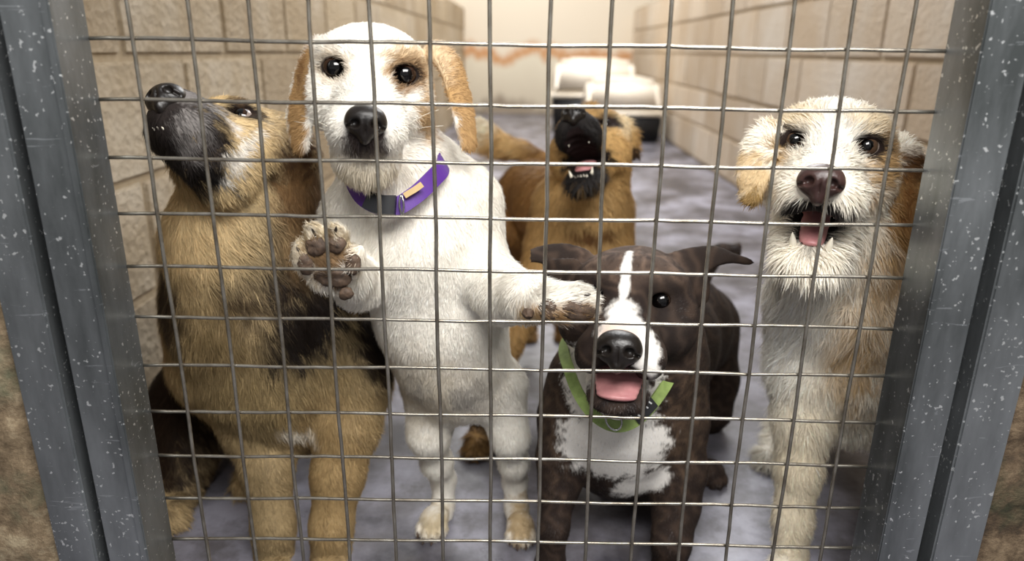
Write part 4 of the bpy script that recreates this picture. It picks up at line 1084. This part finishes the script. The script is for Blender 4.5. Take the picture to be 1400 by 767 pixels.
# ------------------------------------------------------------------ the shepherd at the left, muzzle raised
def shepherd_dog():
    H = from_eye((0.036, -0.005, 0), 332, 160, 0.79, (-0.26, -0.66, 0.70), R(24), 0.92)
    root = empty('shepherd_dog', tuple(np.append(P(400, 700, 0.82)[:2], 0)), 'black and tan shepherd dog at the left, dark muzzle raised, beside the block wall', 'dog')
    F = Field((-0.66, 0.645, -0.004), (-0.10, 1.34, 0.66), [((-0.44, 0.65, 0.42), (-0.20, 0.90, 0.66)), ((-0.36, 0.70, 0), (-0.20, 0.80, 0.03))], 0.0022, 0.0055)
    L = 0.084; mw = 0.043
    head(F, H, L=L, mw=mw, sk=0.060, top=0.000, cheek=1.15, eye=0.036, nosez=-0.036, eyer=(0.0130, 0.0100), jawr=0.036)
    limbB(F, [(372, 215, 0.84, 62), (345, 270, 0.845, 88), (335, 335, 0.855, 102), (350, 420, 0.865, 112), (385, 500, 0.87, 108), (395, 540, 0.875, 84)])
    limbB(F, [(300, 400, 0.87, 70), (310, 490, 0.87, 76)]); limbB(F, [(440, 400, 0.88, 70), (466, 470, 0.86, 62), (478, 520, 0.85, 56)])
    limbB(F, [(330, 520, 0.86, 60), (350, 580, 0.83, 42), (365, 640, 0.80, 33), (374, 720, 0.775, 27), (376, 800, 0.765, 26)], 0.016)
    limbB(F, [(478, 510, 0.85, 54), (474, 580, 0.82, 42), (462, 650, 0.795, 34), (453, 720, 0.775, 27), (452, 800, 0.765, 27)], 0.016)
    limbB(F, [(360, 470, 0.95, 110), (335, 460, 1.08, 90), (330, 470, 1.18, 78)], 0.03)
    limbB(F, [(300, 500, 1.12, 62), (268, 550, 0.99, 56), (252, 615, 0.93, 44), (240, 675, 0.885, 29), (236, 705, 0.865, 24)], 0.018)
    limbB(F, [(350, 500, 1.20, 50), (350, 580, 1.14, 34), (345, 630, 1.16, 16), (345, 655, 1.10, 14)], 0.018)
    f1 = PZ(374, 812, 0); f2 = PZ(450, 812, 0); f3 = PZ(236, 712, 0); f4 = PZ(344, 665, 0)
    for f in (f1, f2): foot(F, f, (0.05, -1), 0.056)
    for f in (f3, f4): foot(F, f, (0.1, -1), 0.048)
    F.flat([P(392, 196, 0.835), P(412, 222, 0.832), P(428, 215, 0.82)], [0.026, 0.026, 0.012], 0.005, (0.3, -0.75, 0.6))
    F.flat([P(398, 205, 0.835), P(402, 240, 0.828), P(398, 268, 0.825)], [0.020, 0.020, 0.010], 0.005, (0.5, -0.85, 0.0))
    V, Q = F.mesh(1)
    C = paint(V, 'c2aa80', [
        lay('927e59', 400, 520, 0.80, 130, 90, 0.2, 0.6, 0.3), lay('a1875e', 460, 640, 0.80, 60, 120, 0.12, 0.5, 0.2), lay('94805e', 360, 680, 0.80, 60, 120, 0.12, 0.5, 0.2),  # olive tan chest; leg tan deepened to stand for weaker light on them
        lay('2e2118', 238, 560, 0.98, 92, 200, 0.16, 0.25, 0.2), lay('2e2118', 290, 500, 1.10, 110, 120, 0.17, 0.25, 0.2), lay('2b2019', 330, 480, 1.15, 120, 120, 0.16, 0.4, 0.2),  # dark brown haunch, shade beneath the dog put into its coat colour
        lay('241b15', 388, 362, 0.765, 70, 84, 0.12, 0.25, 0.35, 15), lay('33271c', 234, 410, 0.80, 26, 58, 0.12, 0.35, 0.3), lay('241b15', 415, 440, 0.775, 44, 78, 0.12, 0.25, 0.3, -40), lay('3a2c20', 318, 405, 0.765, 34, 44, 0.10, 0.5, 0.5, 20),
        lay('241b15', 414, 305, 0.775, 34, 62, 0.12, 0.3, 0.35, 12), lay('2a1f17', 512, 460, 0.83, 24, 64, 0.12, 0.3, 0.3, 12), lay('3a2c20', 262, 410, 0.82, 40, 36, 0.10, 0.5, 0.4), lay('85714f', 300, 450, 0.775, 46, 50, 0.10, 0.6, 0.5, -10),
        lay('e9e0d0', 408, 582, 0.80, 26, 13, 0.08, 0.35, 0.3, -20), lay('8f7350', 400, 320, 0.78, 30, 60, 0.08, 0.6, 0.3), lay('cfb78c', 290, 320, 0.76, 70, 56, 0.07, 0.7, 0.3),
        lay('4f3826', 415, 232, 0.82, 22, 52, 0.06, 0.4, 0.3), lay('1f1510', 418, 262, 0.83, 14, 30, 0.05, 0.4, 0.4), lay('2a1d14', 388, 232, 0.82, 7, 30, 0.05, 0.5, 0.3, -8), lay('7d6040', 405, 265, 0.80, 24, 34, 0.06, 0.6, 0.3),  # brown ear flap, with the shadow under its fold painted dark
        H.layer('2a2422', (0, -0.078, -0.050), (0.062, 0.054, 0.075), 0.30, 0.25), H.layer('2a2422', (0, -0.050, -0.080), (0.055, 0.060, 0.030), 0.30, 0.30),
        H.layer('6f6a68', (0.024, -0.068, -0.028), (0.018, 0.026, 0.018), 0.5, 0.6), H.layer('cfc8bf', (0.034, -0.030, -0.040), (0.012, 0.034, 0.010), 0.5, 0.5),
        lay('d8d2c8', 334, 212, 0.76, 9, 36, 0.08, 0.5, 0.5, -28), lay('14100e', 303, 228, 0.76, 26, 15, 0.08, 0.3, 0.2, 18), lay('7d7875', 270, 175, 0.72, 16, 34, 0.06, 0.6, 0.6, -10),
        H.layer('d6bb8a', (0.010, -0.02, 0.012), (0.024, 0.04, 0.016), 0.5, 0.3), H.layer('1f1613', (0.037, -0.008, 0.001), (0.024, 0.024, 0.0165), 0.25, 0.12), H.layer('33261b', (0.044, 0.016, -0.002), (0.014, 0.022, 0.009), 0.5, 0.3),
        H.layer('1f1613', (-0.036, -0.008, 0.0), (0.019, 0.024, 0.013), 0.25, 0.12), H.layer('5a4630', (0.030, -0.006, 0.020), (0.014, 0.016, 0.008), 0.5, 0.4)])
    mesh_np('body', V, Q, None, M_SKIN, root, col=C)
    flow = make_flow(H, (0.15, 0.1, -1), (0, -0.12, -0.035), 0.15, [((0.4, 0, -1), P(440, 450, 0.84), 0.08), ((0.6, 0, -0.8), P(300, 330, 0.78), 0.07), ((0, -0.2, -1), P(410, 240, 0.82), 0.05)])
    zero = [((0.036, -0.012, 0), (0.0118, 0.03, 0.0085)), ((-0.036, -0.012, 0), (0.0118, 0.03, 0.0085)), ((0, -0.090, -0.036), (0.021, 0.02, 0.016))]
    ln = lengths(0.019, H, 0.010, 0.125, zero, [(0.027, 340, 430, 0.80, 0.10), (0.016, 250, 255, 0.76, 0.05), (0.006, 420, 225, 0.82, 0.03), (0.007, 460, 680, 0.79, 0.08), (0.007, 368, 690, 0.79, 0.08)])
    coat(root, V, Q, C, NH(130000), ln, flow, 0.00050, 0.26, 0.42, 0.20, 0.12, 0.16, M_FUR, clump_scale=0.032)
    eyes(root, H, 0.036, 0.0118, '2e1c10', y=-0.0035, pupil=0.7, gaze=(-0.1, -1, 0.1))
    nose_part(root, H, (0, -0.088, -0.036), 0.0225)
    for i, (x, y) in enumerate(((211, 178), (217, 177), (223, 177))):
        a, n = surf(V, Q, x, y)
        spike('incisor_tooth', root, a - n * 0.001, a + n * 0.002 + np.array([0, 0, 0.003]), 0.0013, M_TOOTH)
shepherd_dog()

# ------------------------------------------------------------------ the brown dog barking farther back
def brown_dog():
    H = from_eye((0.033, 0, 0), 829, 174, 1.14, (-0.30, -0.68, 0.66), R(16), 1.0)
    root = empty('barking_dog', tuple(np.append(P(800, 600, 1.16)[:2], 0)), 'golden brown dog behind the others, head thrown back barking, tail held out sideways', 'dog')
    F = Field((-0.16, 0.98, -0.004), (0.30, 1.62, 0.66), [((0.02, 0.99, 0.38), (0.25, 1.28, 0.64))], 0.0026, 0.0055)
    jaw = R(47); L = 0.088; mw = 0.033
    d, h = head(F, H, L=L, mw=mw, sk=0.058, jaw=jaw, cheek=1.1, eye=0.033, nosez=-0.038, jawr=0.026, gap=0.010, cavw=0.80, openk=0.78)
    limbB(F, [(822, 190, 1.18, 40), (812, 232, 1.185, 46), (800, 280, 1.20, 58), (795, 330, 1.21, 58), (792, 380, 1.22, 48)])
    limbB(F, [(765, 280, 1.21, 36), (752, 330, 1.21, 34)]); limbB(F, [(830, 290, 1.21, 36), (834, 340, 1.20, 32)])
    limbB(F, [(790, 310, 1.28, 56), (755, 280, 1.36, 48), (728, 262, 1.44, 42)], 0.03)
    limbB(F, [(752, 340, 1.20, 32), (715, 420, 1.16, 22), (682, 510, 1.12, 15), (664, 560, 1.10, 13), (656, 590, 1.09, 14)], 0.014)
    limbB(F, [(832, 350, 1.19, 30), (800, 430, 1.15, 20), (775, 500, 1.12, 14), (768, 560, 1.11, 13), (768, 590, 1.10, 14)], 0.014)
    limbB(F, [(718, 270, 1.45, 40), (706, 310, 1.42, 27), (716, 350, 1.46, 15), (722, 400, 1.46, 11), (722, 445, 1.42, 11)], 0.014)
    limbB(F, [(760, 280, 1.46, 36), (762, 330, 1.42, 24), (770, 390, 1.46, 12), (770, 445, 1.42, 11)], 0.014)
    f1 = PZ(652, 615, 0); f2 = PZ(768, 606, 0); f3 = PZ(722, 462, 0); f4 = PZ(770, 462, 0)
    for f in (f1, f2): foot(F, f, (-0.05, -1), 0.045)
    for f in (f3, f4): foot(F, f, (0, -1), 0.040)
    limbB(F, [(740, 218, 1.47, 12), (715, 206, 1.50, 12), (690, 202, 1.51, 15), (668, 192, 1.50, 18), (655, 178, 1.49, 15)], 0.012)
    F.flat([P(846, 168, 1.20), P(858, 188, 1.19), P(866, 212, 1.185)], [0.022, 0.020, 0.010], 0.006, (0.5, -0.8, 0.2))
    F.flat([P(812, 150, 1.23), P(800, 158, 1.24), P(790, 172, 1.24)], [0.014, 0.014, 0.008], 0.006, (-0.5, -0.8, 0.2))
    V, Q = F.mesh(1)
    C = paint(V, 'ad8a58', [
        lay('91693c', 720, 290, 1.42, 60, 100, 0.20, 0.5, 0.2), lay('bd9b68', 800, 300, 1.16, 60, 60, 0.10, 0.7, 0.3), lay('5f3f20', 808, 318, 1.14, 32, 12, 0.08, 0.6, 0.4),
        lay('d2ab70', 840, 195, 1.16, 26, 40, 0.08, 0.6, 0.2), lay('e2cda6', 850, 165, 1.18, 18, 18, 0.08, 0.5, 0.2),
        lay('f4ead2', 664, 186, 1.5, 28, 30, 0.08, 0.6, 0.2), lay('d8b67e', 690, 200, 1.5, 34, 22, 0.08, 0.5, 0.2),
        lay('3a2818', 864, 210, 1.185, 10, 10, 0.04, 0.3, 0.3),
        H.layer('23201f', (0, -0.080, -0.045), (0.060, 0.060, 0.075), 0.25, 0.2), H.layer('23201f', (0, -0.04, -0.11), (0.045, 0.07, 0.040), 0.3, 0.2),
        H.layer('2c2220', (0.036, -0.006, 0.0), (0.022, 0.026, 0.016), 0.35, 0.15), H.layer('2c2220', (-0.036, -0.006, 0.0), (0.022, 0.026, 0.016), 0.35, 0.15),
        lay('7a5a34', 652, 600, 1.08, 30, 40, 0.08, 0.5, 0.3), lay('b58d50', 652, 608, 1.05, 20, 14, 0.06, 0.5, 0.3), lay('4a3219', 663, 572, 1.1, 20, 26, 0.08, 0.5, 0.3)])
    C = mouth(H, V, C, '1a1010', '141010', 0.007)
    mesh_np('body', V, Q, None, M_SKIN, root, col=C)
    flow = make_flow(H, (0.05, 0.1, -1), (0, -0.11, -0.035), 0.13, [((-1, 0, -0.1), P(690, 200, 1.5), 0.10)])
    zero = [((0.034, -0.012, 0), (0.0118, 0.03, 0.0085)), ((-0.034, -0.012, 0), (0.0118, 0.03, 0.0085)), ((0, -0.092, -0.038), (0.021, 0.02, 0.015))]
    ln = lengths(0.018, H, 0.009, 0.11, zero, [(0.026, 680, 195, 1.5, 0.08)])
    coat(root, V, Q, C, NH(50000), ln, flow, 0.0008, 0.30, 0.45, 0.2, 0.15, 0.14, M_FUR, clump_scale=0.035)
    eyes(root, H, 0.033, 0.0115, '20140c', pupil=0.55)
    nose_part(root, H, (0, -0.091, -0.038), 0.0185)
    tongue_part(root, H, d, h, L, 0.017, 0.25, 0.80, 0.017, 0.0)
    teeth(root, H, d, h, L, mw, True, True, 0.9)
    claws(root, f1, (-0.05, -1), 0.045)
brown_dog()
